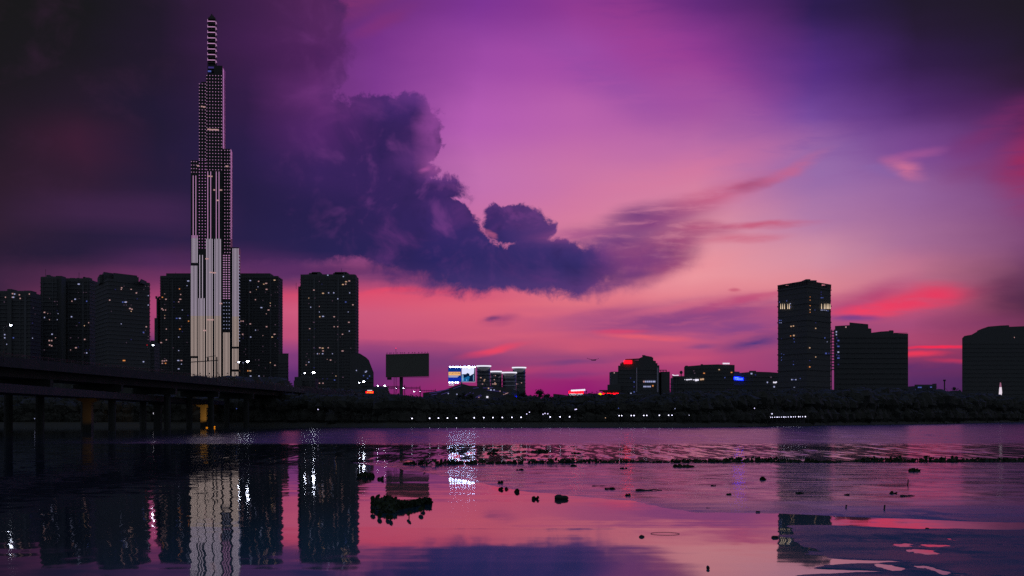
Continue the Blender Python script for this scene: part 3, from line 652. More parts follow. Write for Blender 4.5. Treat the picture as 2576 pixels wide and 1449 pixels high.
for x in [1964,1968.5,1973.5,1982,1986]+[2067,2074,2078,2082,2085,2088.5]:
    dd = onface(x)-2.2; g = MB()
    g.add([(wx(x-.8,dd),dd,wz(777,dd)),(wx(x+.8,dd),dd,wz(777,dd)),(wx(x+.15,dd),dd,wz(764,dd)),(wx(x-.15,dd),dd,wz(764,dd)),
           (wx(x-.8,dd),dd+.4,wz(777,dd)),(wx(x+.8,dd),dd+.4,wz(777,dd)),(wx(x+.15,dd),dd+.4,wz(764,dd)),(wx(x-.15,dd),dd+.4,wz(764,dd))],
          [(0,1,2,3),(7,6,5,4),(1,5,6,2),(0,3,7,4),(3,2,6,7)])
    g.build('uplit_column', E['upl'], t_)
for x, y, kd, s_ in [(1961,760,'blue',.7),(1979,757,'blue',.7),(1988,764,'cool',.7),(1988,772,'blue',.8),(2066,749,'blue',.8),(2070,749,'blue',.7),(2038,747,'orange',.5),(2038,755,'orange',.6),(2038,769,'orange',.7),(2038,779,'warm',.7),(2038,785.5,'orange',.6),(2050,780,'blue',.5),(2066,780,'cool',.7),(2070,780,'cool',.7),(2075,780,'cool',.6),(2079,781,'cool',.6),(2083,782,'blue',.7),
        (1961,806,'blue',.8),(1965,806,'blue',.7),(1961,812,'blue',.8),(1965,812,'cool',.6),(1990,821,'warm',1.),(1996,820,'warm',1.),(1989,845,'orange',.8),(1997,844,'warm',1.2),(1997,852,'blue',.6),(1998,860,'blue',.6),(2052,826,'warm',.9),(2052,812,'dimb',.7),(2037,875,'warm',1.),(2052,898,'warm',.8),(2037,923,'orange',1.),(2037,907,'dimb',.8),(2075,850,'blue',.9),(2081,860,'cool',.5),(2078,889,'blue',1.3),(2085,889,'dimb',1.2),
        (1966,852,'dimb',.6),(1966,890,'blue',.5),(1972,892,'blue',.5),(1966,899,'blue',.6),(1966,906,'blue',.6),(1996,909,'dimb',.6),(1996,917,'blue',.7),(1992,955,'cool',1.),(1997,955,'blue',.7),(2002,955,'cool',.9),(2013,952,'blue',.6),(1998,975,'cool',.9),(2066,735,'dimb',.8),(2066,741,'dimb',.8)]:
    dd = onface(x)-2.4; lit_window(t_, wx(x,dd), dd, wz(y,dd), kd, s_*.62, s_*.62)
D = 1000.
t_ = thing('office_block', 'wide dark stepped office building with open balconies, right of the uplit tower', 'office building', (wx(2190,D),D,2))
zz = lambda y: wz(y, D); q_ = lambda x: wx(x, D)
MB().xz([(q_(2100.5),2),(q_(2284.5),2),(q_(2284.5),zz(839.5)),(q_(2248),zz(838)),(q_(2248),zz(832)),(q_(2215),zz(834)),(q_(2192),zz(837)),(q_(2192),zz(826.5)),(q_(2184),zz(826)),(q_(2184),zz(815.5)),(q_(2137),zz(811)),(q_(2137),zz(818)),(q_(2100.5),zz(820))], D, D+30).build('wall', M['conc'], t_)
s_ = MB()
for i in range(14):
    y = 832+7.4*i; s_.box(q_(2091.5), q_(2100.3), D-1, D+1.5, zz(y+2.6), zz(y))
s_.box(q_(2091.5), q_(2092.6), D-.6, D+1, 2, zz(829)); s_.box(q_(2098.6), q_(2100.4), D-.6, D+1, 2, zz(829)); s_.build('balcony_ladder', M['conc2'], t_)
s_ = MB(); z = 6
while z < zz(842): s_.box(q_(2104), q_(2284), D-.5, D-.05, z, z+.5); z += 3.6
s_.build('floor_edges', M['conc'], t_)
MB().box(q_(2240), q_(2249), D+2, D+4, zz(838), zz(830.5)).box(q_(2250), q_(2284), D+1, D+1.4, zz(838), zz(837)).build('roof_rail', M['steel'], t_)
setwins(t_, D, [(2103,835,'cool',.7),(2103,842,'cool',.6),(2108,857,'blue',1.),(2108,871.5,'blue',1.2),(2108,886,'cool',.9),(2108,901,'blue',1.3),(2104,850,'dimb',.6),(2104,865,'dimb',.6),(2104,893,'dimb',.6),(2109,895,'dimb',.8),(2108,917,'dimb',.8),(2127,823,'pink',.7)], ledge=.8)
D = 1290.
t_ = thing('office_block', 'massive unlit dark building with curved shoulder, cut by the right edge of the picture', 'office building', (wx(2500,D),D,2))
zz = lambda y: wz(y, D); q_ = lambda x: wx(x, D)
MB().xz([(q_(2420.4),2),(q_(2760),2),(q_(2760),zz(817)),(q_(2576),zz(820.5)),(q_(2539),zz(822)),(q_(2538),zz(818)),(q_(2515),zz(819)),(q_(2486),zz(821.5)),(q_(2470),zz(827)),(q_(2458),zz(832)),(q_(2458),zz(834)),(q_(2444),zz(842)),(q_(2426),zz(845)),(q_(2420.4),zz(851))], D, D+40).build('wall', M['conc'], t_)
s_ = MB(); z = 6
while z < zz(855): s_.box(q_(2421.5), q_(2700), D-.4, D-.05, z, z+.4); z += 3.8
s_.build('floor_edges', M['conc'], t_)
setwins(t_, D, [(2551,849,'pink',.5)], ledge=.5)
D = 1100.
t_ = thing('low_building', 'low flat building with faint blue windows between the two dark office buildings at right', 'building', (wx(2320,D),D,2))
block(t_, 2283, 2356, 971, D, 20); block(t_, 2322, 2356, 968, D+1, 12, floors=0, name='roof_block'); block(t_, 2345, 2356, 965, D+2, 8, floors=0, name='roof_block')
setwins(t_, D, [(2310,974.5,'blue',1.),(2315,974.5,'blue',1.2),(2341,974,'blue',1.1),(2292,987.5,'dimb',1.6),(2302,980,'dimb',.5)])

# centre-right hotel
D = 1150.
t_ = thing('hotel', 'stepped dark hotel with a square red sign on its roof and white lit rooms', 'hotel', (wx(1608,D),D,2))
zz = lambda y: wz(y, D); q_ = lambda x: wx(x, D)
MB().xz([(q_(1554.9),2),(q_(1658.6),2),(q_(1658.6),zz(919)),(q_(1654),zz(919)),(q_(1654),zz(913.4)),(q_(1650),zz(913.4)),(q_(1650),zz(908)),(q_(1644),zz(907)),(q_(1573),zz(905.5)),(q_(1573),zz(911.3)),(q_(1563.4),zz(911.3)),(q_(1563.4),zz(914)),(q_(1560),zz(914)),(q_(1560),zz(919.8)),(q_(1554.9),zz(919.8))], D, D+25).build('wall', M['conc'], t_)
MB().xz([(q_(1573),zz(905)),(q_(1573),zz(903.2)),(q_(1607),zz(901.3)),(q_(1607),zz(904))], D+1, D+12).build('roof_canopy', M['conc'], t_)
MB().xz([(q_(1607),zz(907)),(q_(1644),zz(907)),(q_(1644),zz(900)),(q_(1639.7),zz(897)),(q_(1625),zz(894.5)),(q_(1623),zz(893)),(q_(1616),zz(893)),(q_(1617),zz(897)),(q_(1613),zz(899)),(q_(1607),zz(901.5))], D+2, D+14).build('roof_block', M['conc'], t_)
w1, *_ = block(t_, 1533, 1555.5, 935, D, 20, mat='conc2', floors=0, name='side_wing'); w2, *_ = block(t_, 1658, 1685, 935, D+2, 18, floors=0, name='side_wing')
MB().box(q_(1659), q_(1678), D+3, D+10, zz(931), zz(930)).box(q_(1663), q_(1664), D+3, D+5, zz(935), zz(930)).box(q_(1669), q_(1670), D+3, D+5, zz(935), zz(930)).box(q_(1676.6), q_(1678), D+3, D+5, zz(935), zz(930)).build('roof_pergola', M['steel'], w2)
MB().box(q_(1528), q_(1560), D-6, D-.1, 2, zz(968)).build('podium', M['conc'], t_)
for a, b_ in ((1600.2,1602.6),(1652.4,1656)): MB().box(q_(a), q_(b_), D-.9, D-.05, zz(986), zz(925)).build('glass_fin', M['rib'], t_)
s_ = MB(); z = 6
while z < zz(921): s_.box(q_(1556), q_(1652), D-.4, D-.04, z, z+.4); z += 3.3
s_.build('floor_edges', M['conc2'], t_)
sg = MB().box(q_(1569.8), q_(1589.2), D-1.2, D-.6, zz(915), zz(906.5)).build('roof_sign', E['red'], t_)
for x in (1619.5,1624,1629,1633.5,1638,1643,1646.5): lit_window(t_, q_(x), D-.9, zz(960), 'cool' if x > 1622 else 'pink', .95, 1.15)
for x in (1620,1624.5,1630,1635): lit_window(t_, q_(x), D-.9, zz(972.5), 'cool', .95, 1.)
lit_window(t_, q_(1642), D-.9, zz(970.6), 'orange', .9, 1.)
setwins(t_, D, [(1595,961,'blue',.7),(1595,973,'dimb',.8),(1586,951,'dimb',.7),(1587,989.5,'cool',.8),(1595,986,'blue',.8),(1545,938,'pink',.7)])
# roofs right of the hotel
D = 1250.
t_ = thing('office_block', 'long dark flat-roofed building with a tiny white sign on its right roof end', 'office building', (wx(1785,D),D,2))
zz = lambda y: wz(y, D); q_ = lambda x: wx(x, D)
MB().xz([(q_(1721),2),(q_(1848),2),(q_(1848),zz(918)),(q_(1806),zz(916.5)),(q_(1769),zz(917.5)),(q_(1768),zz(916)),(q_(1763),zz(916)),(q_(1762),zz(918.5)),(q_(1731),zz(921)),(q_(1729),zz(919.5)),(q_(1724),zz(920)),(q_(1721),zz(924))], D, D+24).build('wall', M['conc'], t_)
s_ = MB(); z = 6
while z < zz(925): s_.box(q_(1723), q_(1846), D-.5, D-.04, z, z+.5); z += 3.4
s_.build('floor_edges', M['conc2'], t_)
sg = MB(); 
for i, x in enumerate((1818,1820.6,1823,1825.5,1828,1830.6,1833)): sg.box(q_(x), q_(x+1.9), D-.6, D-.2, zz(916.2), zz(912.6+.3*(i % 2)))
sg.build('roof_sign', E['white'], t_)
setwins(t_, D, [(1770.8,939,'orange',1.1),(1808.7,930,'warm',.9),(1839.8,937,'orange',1.1),(1745,933,'dim',.7),(1747,939,'dim',.9),(1823,950,'blue',.6)])
for i, (x, y, s_) in enumerate(((1716,955.2,.6),(1721,955,.6),(1728,955.4,1.),(1733,955,.8),(1738,954.6,.8),(1745,955.6,.6),(1750.5,956.2,2.),(1755,955.8,1.6),(1763,954.6,1.5),(1768,954,1.6))):
    lit_window(t_, q_(x), D-1.1, zz(y), 'warm' if x > 1759 else 'white', 1.35, s_*.8)
t_ = thing('low_building', 'low dark roof with a curved white light strip, beside the round-topped post', 'building', (wx(1700,1000),1000,2))
block(t_, 1687, 1722, 950, 1000, 16)
MB().xz([(wx(1690,1000),wz(943.5,1000)),(wx(1694,1000),wz(945.5,1000)),(wx(1707,1000),wz(945,1000)),(wx(1706,1000),wz(943,1000)),(wx(1697,1000),wz(944,1000)),(wx(1691,1000),wz(942,1000))], 998, 998.3).build('light_strip', E['white'], t_)
MB().box(wx(1691,1000), wx(1706,1000), 998.4, 999.8, wz(950,1000), wz(946,1000)).build('canopy', M['conc'], t_)
t_ = thing('water_tank_tower', 'dark round water tank on a thin post left of the long flat-roofed building', 'water tower', (wx(1713.5,1010),1010,2))
MB().ball((wx(1713.5,1010),1010,wz(936.8,1010)), 1.15, sz=1.1).build('tank', M['conc'], t_); MB().cyl(wx(1713.5,1010), 1010, .35, 2, wz(940,1010), 8).build('post', M['steel'], t_)
D = 1150.
t_ = thing('low_building', 'long low dark building with a blue lit sign, left of the uplit tower', 'building', (wx(1900,D),D,2))
zz = lambda y: wz(y, D); q_ = lambda x: wx(x, D)
MB().xz([(q_(1846),2),(q_(1962),2),(q_(1962),zz(938)),(q_(1935),zz(936)),(q_(1902),zz(935)),(q_(1902),zz(932.6)),(q_(1885),zz(932.6)),(q_(1884),zz(936)),(q_(1861),zz(938)),(q_(1860),zz(935)),(q_(1846),zz(934.5))], D, D+20).build('wall', M['conc'], t_)
s_ = MB(); z = 6
while z < zz(941): s_.box(q_(1848), q_(1960), D-.5, D-.04, z, z+.5); z += 3.4
s_.build('floor_edges', M['conc2'], t_)
sg = MB().xz([(q_(1846),zz(955)),(q_(1869.5),zz(957.5)),(q_(1869.5),zz(950.5)),(q_(1858),zz(948.5)),(q_(1846),zz(948))], D-1.4, D-.8).build('blue_sign', E['bluesign'], t_)
text_mesh('sign_letters', 'TUBESGO', E['cyan'], sg, q_(1847), q_(1867.5), D-1.5, zz(956), zz(951.5))
MB().box(q_(1847), q_(1857), D-1.55, D-1.5, zz(950.2), zz(949.2)).build('sign_line', E['cyan'], sg)
for x, y, kd, s_ in ((1890,931.+9,'cool',1.1),(1946,962,'white',.7),(1949.5,962.4,'white',.8),(1952.5,961.4,'white',.6),(1947,973,'cool',.9),(1930,962,'cool',.7),(1939,949,'dim',1),(1900,943,'dimb',.8)): lit_window(t_, q_(x), D-.9, zz(y), kd, s_, 1.)

# shopping pavilion signs near the bank
D = 760.
zz = lambda y: wz(y, D); q_ = lambda x: wx(x, D)
t_ = thing('low_building', 'low dark roofs carrying a red and white lit sign by the riverside trees', 'building', (wx(1440,D),D+8,2))
MB().xz([(q_(1392),2),(q_(1528),2),(q_(1500),zz(996)),(q_(1496),zz(991.5)),(q_(1468),zz(990)),(q_(1432),zz(995)),(q_(1410),zz(992)),(q_(1392),zz(990.5))], D+2, D+16).build('wall', M['conc'], t_)
t_ = thing('illuminated_sign', 'red and white illuminated sign with two rows of white letters', 'sign', (q_(1450),D,2))
MB().box(q_(1431), q_(1467.8), D, D+.5, zz(990), zz(983.8)).build('red_panel', E['red'], t_)
text_mesh('lower_letters', 'GREEN LAND', E['white'], t_, q_(1432.5), q_(1466), D-.12, zz(994.4), zz(989.4))
MB().box(q_(1432), q_(1467), D-.02, D+.6, zz(995), zz(990)).build('lower_panel', M['steel'], t_)
g = MB()
for i in range(9): g.ball((q_(1438.5+i*3.95), D-.2, zz(982.6-i*.22)), .52, sy=.3, nu=8, nv=5)
g.build('upper_letters', E['white'], t_)
MB().box(q_(1440), q_(1441), D+.6, D+1, 2, zz(984)).box(q_(1460), q_(1461), D+.6, D+1, 2, zz(984)).build('posts', M['steel'], t_)
MB().box(q_(1462), q_(1467), D-.1, D, zz(998), zz(995.2)).build('red_end_panel', E['red'], t_)
t_ = thing('illuminated_sign', 'red lettered sign with a yellow flower shape at its left end', 'sign', (q_(1530),D,2))
MB().box(q_(1508.7), q_(1562.7), D+.4, D+4, zz(984), zz(981)).box(q_(1516), q_(1560), D+.6, D+2, 2, zz(983.8)).build('roof_bar', M['steel'], t_)
g = MB()
for i in range(5):
    a = math.pi/2+2*math.pi*i/5; g.ball((q_(1509.5)+.55*math.cos(a), D-.1, zz(992.6)+.5*math.sin(a)), .5, sy=.3, nu=8, nv=5)
g.ball((q_(1509.5), D-.1, zz(992.6)), .5, sy=.3); g.build('yellow_flower', E['yellow'], t_)
g = MB(); x = 1515.8
for i in range(11):
    wd = 3.9 if i != 6 else 3.
    if i != 6:
        g.box(q_(x), q_(x+wd*.86), D-.2, D, zz(993.2-(i % 3)*.3), zz(988.6+(i*7 % 3)*.3))
    x += wd*.97
g.build('red_letters', E['red'], t_)
t_ = thing('illuminated_sign', 'small amber sign on red ground under a white tube at the end of the bridge', 'sign', (wx(930,900),900,2))
D = 900.; zz = lambda y: wz(y, D); q_ = lambda x: wx(x, D)
MB().box(q_(920.5), q_(939), D, D+.4, zz(994.5), zz(984.5)).build('red_panel', E['red'], t_)
text_mesh('amber_letters', 'KIN', E['yellow'], t_, q_(923.5), q_(937.6), D-.15, zz(992), zz(985.3))
g = MB(); 
for a, b_ in ((924,927),(928.3,931),(932.4,937)): g.box(q_(a), q_(b_), D-.15, D-.05, zz(994), zz(992.8))
g.build('small_letters', E['amber'], t_)
MB().box(q_(924), q_(936), D-.1, D+.3, zz(982.9), zz(981.4)).build('white_tube', E['white'], t_)
MB().box(q_(913), q_(920), D-.1, D+.2, zz(990.6), zz(989.6)).build('side_tube', E['upl'], t_)
MB().box(q_(929), q_(930.4), D+.5, D+1, 2, zz(984)).build('post', M['steel'], t_)

# four round towers with lit rims
D = 1350.
for nm, (xa, xb, yt, ra, rb, lab) in enumerate(((1199.5,1233.5,919.5,1198,1236,'tallest round tower with a white lit rim, just right of the blue poster billboard'),
        (1234,1262,933.5,1233,1262.5,'second round tower from the blue poster, lower, with a white lit rim'),
        (1264,1299,936,1262.5,1300.5,'third round tower from the blue poster, with bluish floor bands under its lit rim'),
        (1290,1322,923.5,1287.4,1323.8,'rightmost round tower with a high white lit rim'))):
    dd = D+(60 if nm == 3 else 20 if nm == 0 else 0); cx_ = wx((xa+xb)/2, dd); r_ = (xb-xa)/2/F*dd; rr = (rb-ra)/2/F*dd; zt = wz(yt, dd)
    t_ = thing('round_tower', lab, 'tower', (cx_,dd+r_,2), 'round towers with lit rims')
    MB().cyl(cx_, dd+r_, r_, 2, zt-1).build('shaft', M['glass2'], t_, True)
    MB().cyl(cx_, dd+r_, rr, zt-.9, zt+.25, 48).build('lit_rim', E['white'], t_)
    MB().cyl(cx_, dd+r_, rr*.96, zt+.26, zt+.5, 48).build('roof_cap', M['conc'], t_)
    g = MB(); z = 5
    while z < zt-3: g.cyl(cx_, dd+r_, r_+.35, z, z+(.9 if nm == 2 else .45)); z += 3.6
    g.build('floor_bands', M['rib'] if nm == 2 else M['conc2'], t_)
    if nm != 2:
        for i in range(9 if nm < 2 else 4):
            a = random.uniform(-.7,.7); lit_window(t_, cx_+math.sin(a)*r_, dd+r_-math.cos(a)*(r_+.7), wz(random.choice((945,950,955,958,963,966)), dd), random.choice(('pink','warm','dim','pink')), .8, .7)
# pavilion with ribbed curved roof in front of them
D = 980.
t_ = thing('pavilion_hall', 'wide dark hall with a swooping ribbed roof below the round towers', 'hall', (wx(1190,D),D,2))
zz = lambda y: wz(y, D); q_ = lambda x: wx(x, D)
prof = [(1064,988),(1080,986),(1100,983.5),(1120,980),(1132,975.5),(1144,971),(1158,966.5),(1166,966),(1180,970),(1200,971),(1230,971),(1262,973),(1290,978),(1300,985)]
MB().xz([(q_(1064),2)]+[(q_(1300),2)]+[(q_(x),zz(y)) for x, y in prof[::-1]], D, D+40).build('hall_roof', M['conc'], t_)
g = MB()
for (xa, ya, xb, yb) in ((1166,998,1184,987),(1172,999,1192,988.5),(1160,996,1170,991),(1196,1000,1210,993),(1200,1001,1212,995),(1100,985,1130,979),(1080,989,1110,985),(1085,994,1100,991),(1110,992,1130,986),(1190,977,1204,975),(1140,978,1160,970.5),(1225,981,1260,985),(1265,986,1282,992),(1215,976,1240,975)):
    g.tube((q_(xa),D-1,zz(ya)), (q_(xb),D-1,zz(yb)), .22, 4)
g.build('roof_ribs', E['violet'], t_)  # faint emission stands for sky sheen on the metal ribs
g = MB(); g.tube((q_(1266),D-2,zz(993)), (q_(1280),D-2,zz(987.5)), .3, 4); g.build('light_tube', E['pink'], t_)
for i, (x, y, kd, s_) in enumerate(((1150,992,'cool',1.),(1128,990,'cool',.8),(1158,996,'blue',1.),(1229,977,'warm',1.),(1235,981,'cool',1.2),(1243,981,'cool',.9),(1258,984,'pink',.8),(1226,999,'white',1.6),(1185,1008,'pink',.8),(1205,999.5,'pink',.8),(1281,1002,'white',.9),(1270,1004,'pink',1.4))):
    lit_window(t_, q_(x), D-1.4, zz(y), kd, s_*.7, s_*.7)
lit_window(t_, q_(1298), D-1.4, zz(1000), 'bluesign', 1., 1.6)

# ------------------------------------------------------------------ billboards
D = 680.; zz = lambda y: wz(y, D); q_ = lambda x: wx(x, D)
t_ = thing('billboard', 'big blank dark billboard on a thick single pole against the pink sky', 'billboard', (q_(1009.5),D,2))
bd = MB().xz([(q_(971),zz(948)),(q_(1079),zz(946.5)),(q_(1079),zz(889)),(q_(971),zz(891.5))], D-1, D+1).build('board', M['board'], t_)
g = MB().box(q_(971), q_(1079), D-1.5, D-.2, zz(949.2), zz(948.2)).box(q_(971), q_(1079), D+1.1, D+1.4, zz(948.6), zz(947.6))
g.build('catwalk', M['steel'], bd)
MB().tube((q_(1009.5),D,0), (q_(1009.5),D,zz(948)), .85, 16).build('pole', M['steel'], t_, True)
for i, x in enumerate((973.5,980,983.5,990,999,1007,1011.5,1017,1028,1037,1043,1053,1061,1069,1075)):
    g = MB(); z = zz(891-(x-971)*.023); g.tube((q_(x),D-.6,z-.1), (q_(x+.4),D-1.6,z+.42), .06, 4); g.box(q_(x-.2), q_(x+2.4), D-2., D-1.4, z+.3, z+.55)
    g.build('floodlight', M['steel'], t_)
MB().tube((q_(996),D,zz(892)), (q_(996),D,zz(877)), .09, 6).build('antenna_mast', M['steel'], t_)
MB().ball((q_(996),D,zz(876)), .14).build('mast_lamp', E['redglow'], t_)
MB().box(q_(974), q_(985), D-.6, D+.4, zz(955.5), zz(949.4)).build('control_box', M['steel'], t_)
g = MB()
for x in (991,998): g.box(q_(x)-.06, q_(x)+.06, D, D+.12, zz(992), zz(948))
for i in range(18): g.box(q_(991), q_(998), D+.02, D+.1, zz(950+i*2.3), zz(949.6+i*2.3))
g.build('ladder', M['steel'], t_)
# illuminated poster billboard
D = 1000.; zz = lambda y: wz(y, D); q_ = lambda x: wx(x, D)
t_ = thing('billboard', 'floodlit blue billboard with an orange name band and a pale city picture', 'billboard', (q_(1161),D,2))
b1 = MB().box(q_(1127.3), q_(1160.6), D, D+.8, zz(960.3), zz(925)).build('left_panel', E['navy'], t_)
MB().box(q_(1127.6), q_(1160.2), D-.08, D-.02, zz(959.6), zz(950)).build('blue_field', E['royal'], b1)
MB().box(q_(1128.3), q_(1158.4), D-.16, D-.04, zz(944.3), zz(935.6)).build('name_band', E['peach'], b1)
text_mesh('name_letters', 'JOTUN', E['black'], b1, q_(1135.8), q_(1157.2), D-.24, zz(942.6), zz(937.2))
g = MB(); g.xz([(q_(1129.6),zz(940)),(q_(1132.2),zz(937)),(q_(1134.8),zz(940)),(q_(1134.8),zz(940.8)),(q_(1132.2),zz(938)),(q_(1129.6),zz(940.8))], D-.26, D-.2); g.build('emblem', E['black'], b1)
g = MB().box(q_(1128.4), q_(1154), D-.14, D-.1, zz(946.3), zz(945.4)).box(q_(1128.4), q_(1151.5), D-.14, D-.1, zz(948.8), zz(947.9)); g.build('text_lines', E['white'], b1)
b2 = MB().box(q_(1161.6), q_(1195.3), D+.3, D+1.1, zz(961), zz(923.6)).build('right_panel', E['pale'], t_)
MB().xz([(q_(1162),zz(960.5)),(q_(1195),zz(960.5)),(q_(1195),zz(925)),(q_(1193),zz(925)),(q_(1192),zz(940)),(q_(1187),zz(942)),(q_(1184),zz(944.5)),(q_(1181),zz(944.5)),(q_(1181),zz(940.5)),(q_(1176),zz(938)),(q_(1172),zz(941)),(q_(1162),zz(941.5))], D+.2, D+.28).build('skyline_picture', E['dnavy'], b2)
MB().xz([(q_(1162),zz(960)),(q_(1178),zz(960)),(q_(1182),zz(948)),(q_(1178),zz(946)),(q_(1172),zz(949)),(q_(1162),zz(952))], D+.1, D+.18).build('water_picture', E['teal'], b2)
for x, z_ in ((1163,0),(1164.8,2),(1190.5,1),(1173.5,12)): MB().box(q_(x), q_(x+.8), D+.04, D+.09, zz(958), zz(942+z_)).build('picture_highlight', E['cyan'], b2)
for i, x in enumerate((1132.8,1139.8,1146.6,1152.8,1158.6,1165.5,1171.2,1180.,1188.5,1193.6)):
    r_ = .95 if x == 1180. else .6
    g = MB(); g.ball((q_(x),D-1.6,zz(923.2)), r_, sz=.7); f_ = g.build('floodlight', E['flood'], t_)
    MB().tube((q_(x),D-1.6,zz(924)), (q_(x),D+.2,zz(926)), .08, 4).build('bracket', M['steel'], f_)
for x in (1131.3,1138.3,1146.6,1152.): 
    f_ = MB().ball((q_(x),D-1.6,zz(962.2)), .5, sz=.7).build('floodlight', E['flood'], t_); MB().tube((q_(x),D-1.6,zz(962.5)), (q_(x),D+.2,zz(960.5)), .08, 4).build('bracket', M['steel'], f_)
g = MB(); g.box(q_(1129), q_(1135), D-1.2, D-1, zz(969.3), zz(968)); g.box(q_(1136), q_(1142), D-1.2, D-1, zz(969.3), zz(968)); g.box(q_(1141.2), q_(1142), D-1.2, D-1, zz(969), zz(963.5)); g.box(q_(1136), q_(1136.8), D-1.2, D-1, zz(969), zz(964)); g.build('lit_bracket', E['white'], t_)
MB().box(q_(1159), q_(1163), D+1.2, D+3, 2, zz(940)).box(q_(1140), q_(1141), D+1, D+2, 2, zz(958)).build('posts', M['steel'], t_)

# ------------------------------------------------------------------ bridges
def bx(D): return -132.7+.0506*D
t_ = thing('bridge', 'long dark road bridge running away on the left in front of the glowing skyscraper', 'bridge', (bx(480),480,0))
g = MB(); W = 9.
for a, b_ in ((200, 1250),):
    for (o0, o1, z0, z1) in ((-2*W, 0, 15.6, 16.6), (-2*W+3, -3, 13.6, 15.55), ):
        g.add([(bx(a)+o0,a,z0),(bx(a)+o1,a,z0),(bx(b_)+o1,b_,z0),(bx(b_)+o0,b_,z0),(bx(a)+o0,a,z1),(bx(a)+o1,a,z1),(bx(b_)+o1,b_,z1),(bx(b_)+o0,b_,z1)],
              [(3,2,1,0),(4,5,6,7),(0,1,5,4),(1,2,6,5),(2,3,7,6),(3,0,4,7)])
g.build('deck', M['bridge'], t_)
for o0 in (-.45, -2*W):
    g = MB(); a, b_ = 200, 1250
    for z0, z1 in ((16.6, 18.0),):
        g.add([(bx(a)+o0,a,z0),(bx(a)+o0+.4,a,z0),(bx(b_)+o0+.4,b_,z0),(bx(b_)+o0,b_,z0),(bx(a)+o0,a,z1),(bx(a)+o0+.4,a,z1),(bx(b_)+o0+.4,b_,z1),(bx(b_)+o0,b_,z1)],
              [(3,2,1,0),(4,5,6,7),(0,1,5,4),(1,2,6,5),(2,3,7,6),(3,0,4,7)])
    g.build('parapet', M['bridge'], t_)
g = MB(); D = 205
while D < 1245:
    g.box(bx(D)-.3, bx(D)-.18, D-.06, D+.06, 17.98, 18.75); D += 4
g.tube((bx(200)-.24,200,18.75), (bx(1250)-.24,1250,18.75), .05, 4); g.tube((bx(200)-.24,200,18.4), (bx(1250)-.24,1250,18.4), .04, 4)
g.build('railing', M['steel'], t_)
for D in range(250, 1200, 55):
    g = MB(); x = bx(D)-W; g.box(x-7, x+7, D-1.2, D+1.2, 11.6, 13.55); g.tube((x-4,D,-2), (x-4,D,11.7), 1.1, 10); g.tube((x+4,D,-2), (x+4,D,11.7), 1.1, 10); g.build('pier', M['bridge'], t_)
# lower road bridge behind it, its piers lit from below by sodium lamps
def bx2(D): return -118-(D-396)*.0588
t_ = thing('low_bridge', 'lower dark bridge behind, standing on T-shaped piers lit orange', 'bridge', (bx2(500),500,0))
g = MB(); a, b_ = 230, 900
g.add([(bx2(a)-5,a,9.3),(bx2(a)+5,a,9.3),(bx2(b_)+5,b_,9.3),(bx2(b_)-5,b_,9.3),(bx2(a)-5,a,11.2),(bx2(a)+5,a,11.2),(bx2(b_)+5,b_,11.2),(bx2(b_)-5,b_,11.2)],
      [(3,2,1,0),(4,5,6,7),(0,1,5,4),(1,2,6,5),(2,3,7,6),(3,0,4,7)]); g.build('deck', M['bridge'], t_)
for D in (300, 396, 498, 600, 702):
    x = bx2(D); g = MB(); k = 1.; g.xz([(x-1.2,-1),(x+1.2,-1),(x+1.2,8.2),(x+2.9,8.8),(x+2.9,9.28),(x-2.9,9.28),(x-2.9,8.8),(x-1.2,8.2)], D-1.2, D+1.2); g.build('pier', M['bridge'], t_)
for D, en in ((396, 60.), (600, 700.)):
    x = bx2(D); lt = bpy.data.lights.new('pier_lamp_glow', 'SPOT'); lt.energy = en*9; lt.color = (1,.42,.06); lt.spot_size = R(70); lt.spot_blend = .6; lt.shadow_soft_size = .15
    lo = bpy.data.objects.new('pier_lamp_glow', lt); C.objects.link(lo); lo.parent = t_
    p = Vector((x+4.2, D-7, 3.0)); q = Vector((x, D-1.2, 6.2)); lo.location = p-rootloc(t_); lo.rotation_euler = (q-p).to_track_quat('-Z','Y').to_euler()
    MB().box(x+3.95, x+4.45, D-7.5, D-7.2, 2.5, 3.0).build('pier_lamp', M['steel'], t_)
D = 545.  # added: orange reflection of the lit pier built as a glowing slab
t_ = thing('pier_glint', 'low amber slab standing in for the reflection of the lit pier on the water', 'pier_glint', (wx(526,D),D,0))
MB().box(wx(508,D), wx(542,D), D, D+2.2, -.1, .35).build('deck', M['hull'], t_); MB().box(wx(518,D), wx(541,D), D-.06, D-.01, .1, .28).build('glint_strip', E['amber'], t_); MB().box(wx(530,D), wx(541,D), D+.3, D+.5, .36, .6).build('glint_strip', E['amber'], t_)
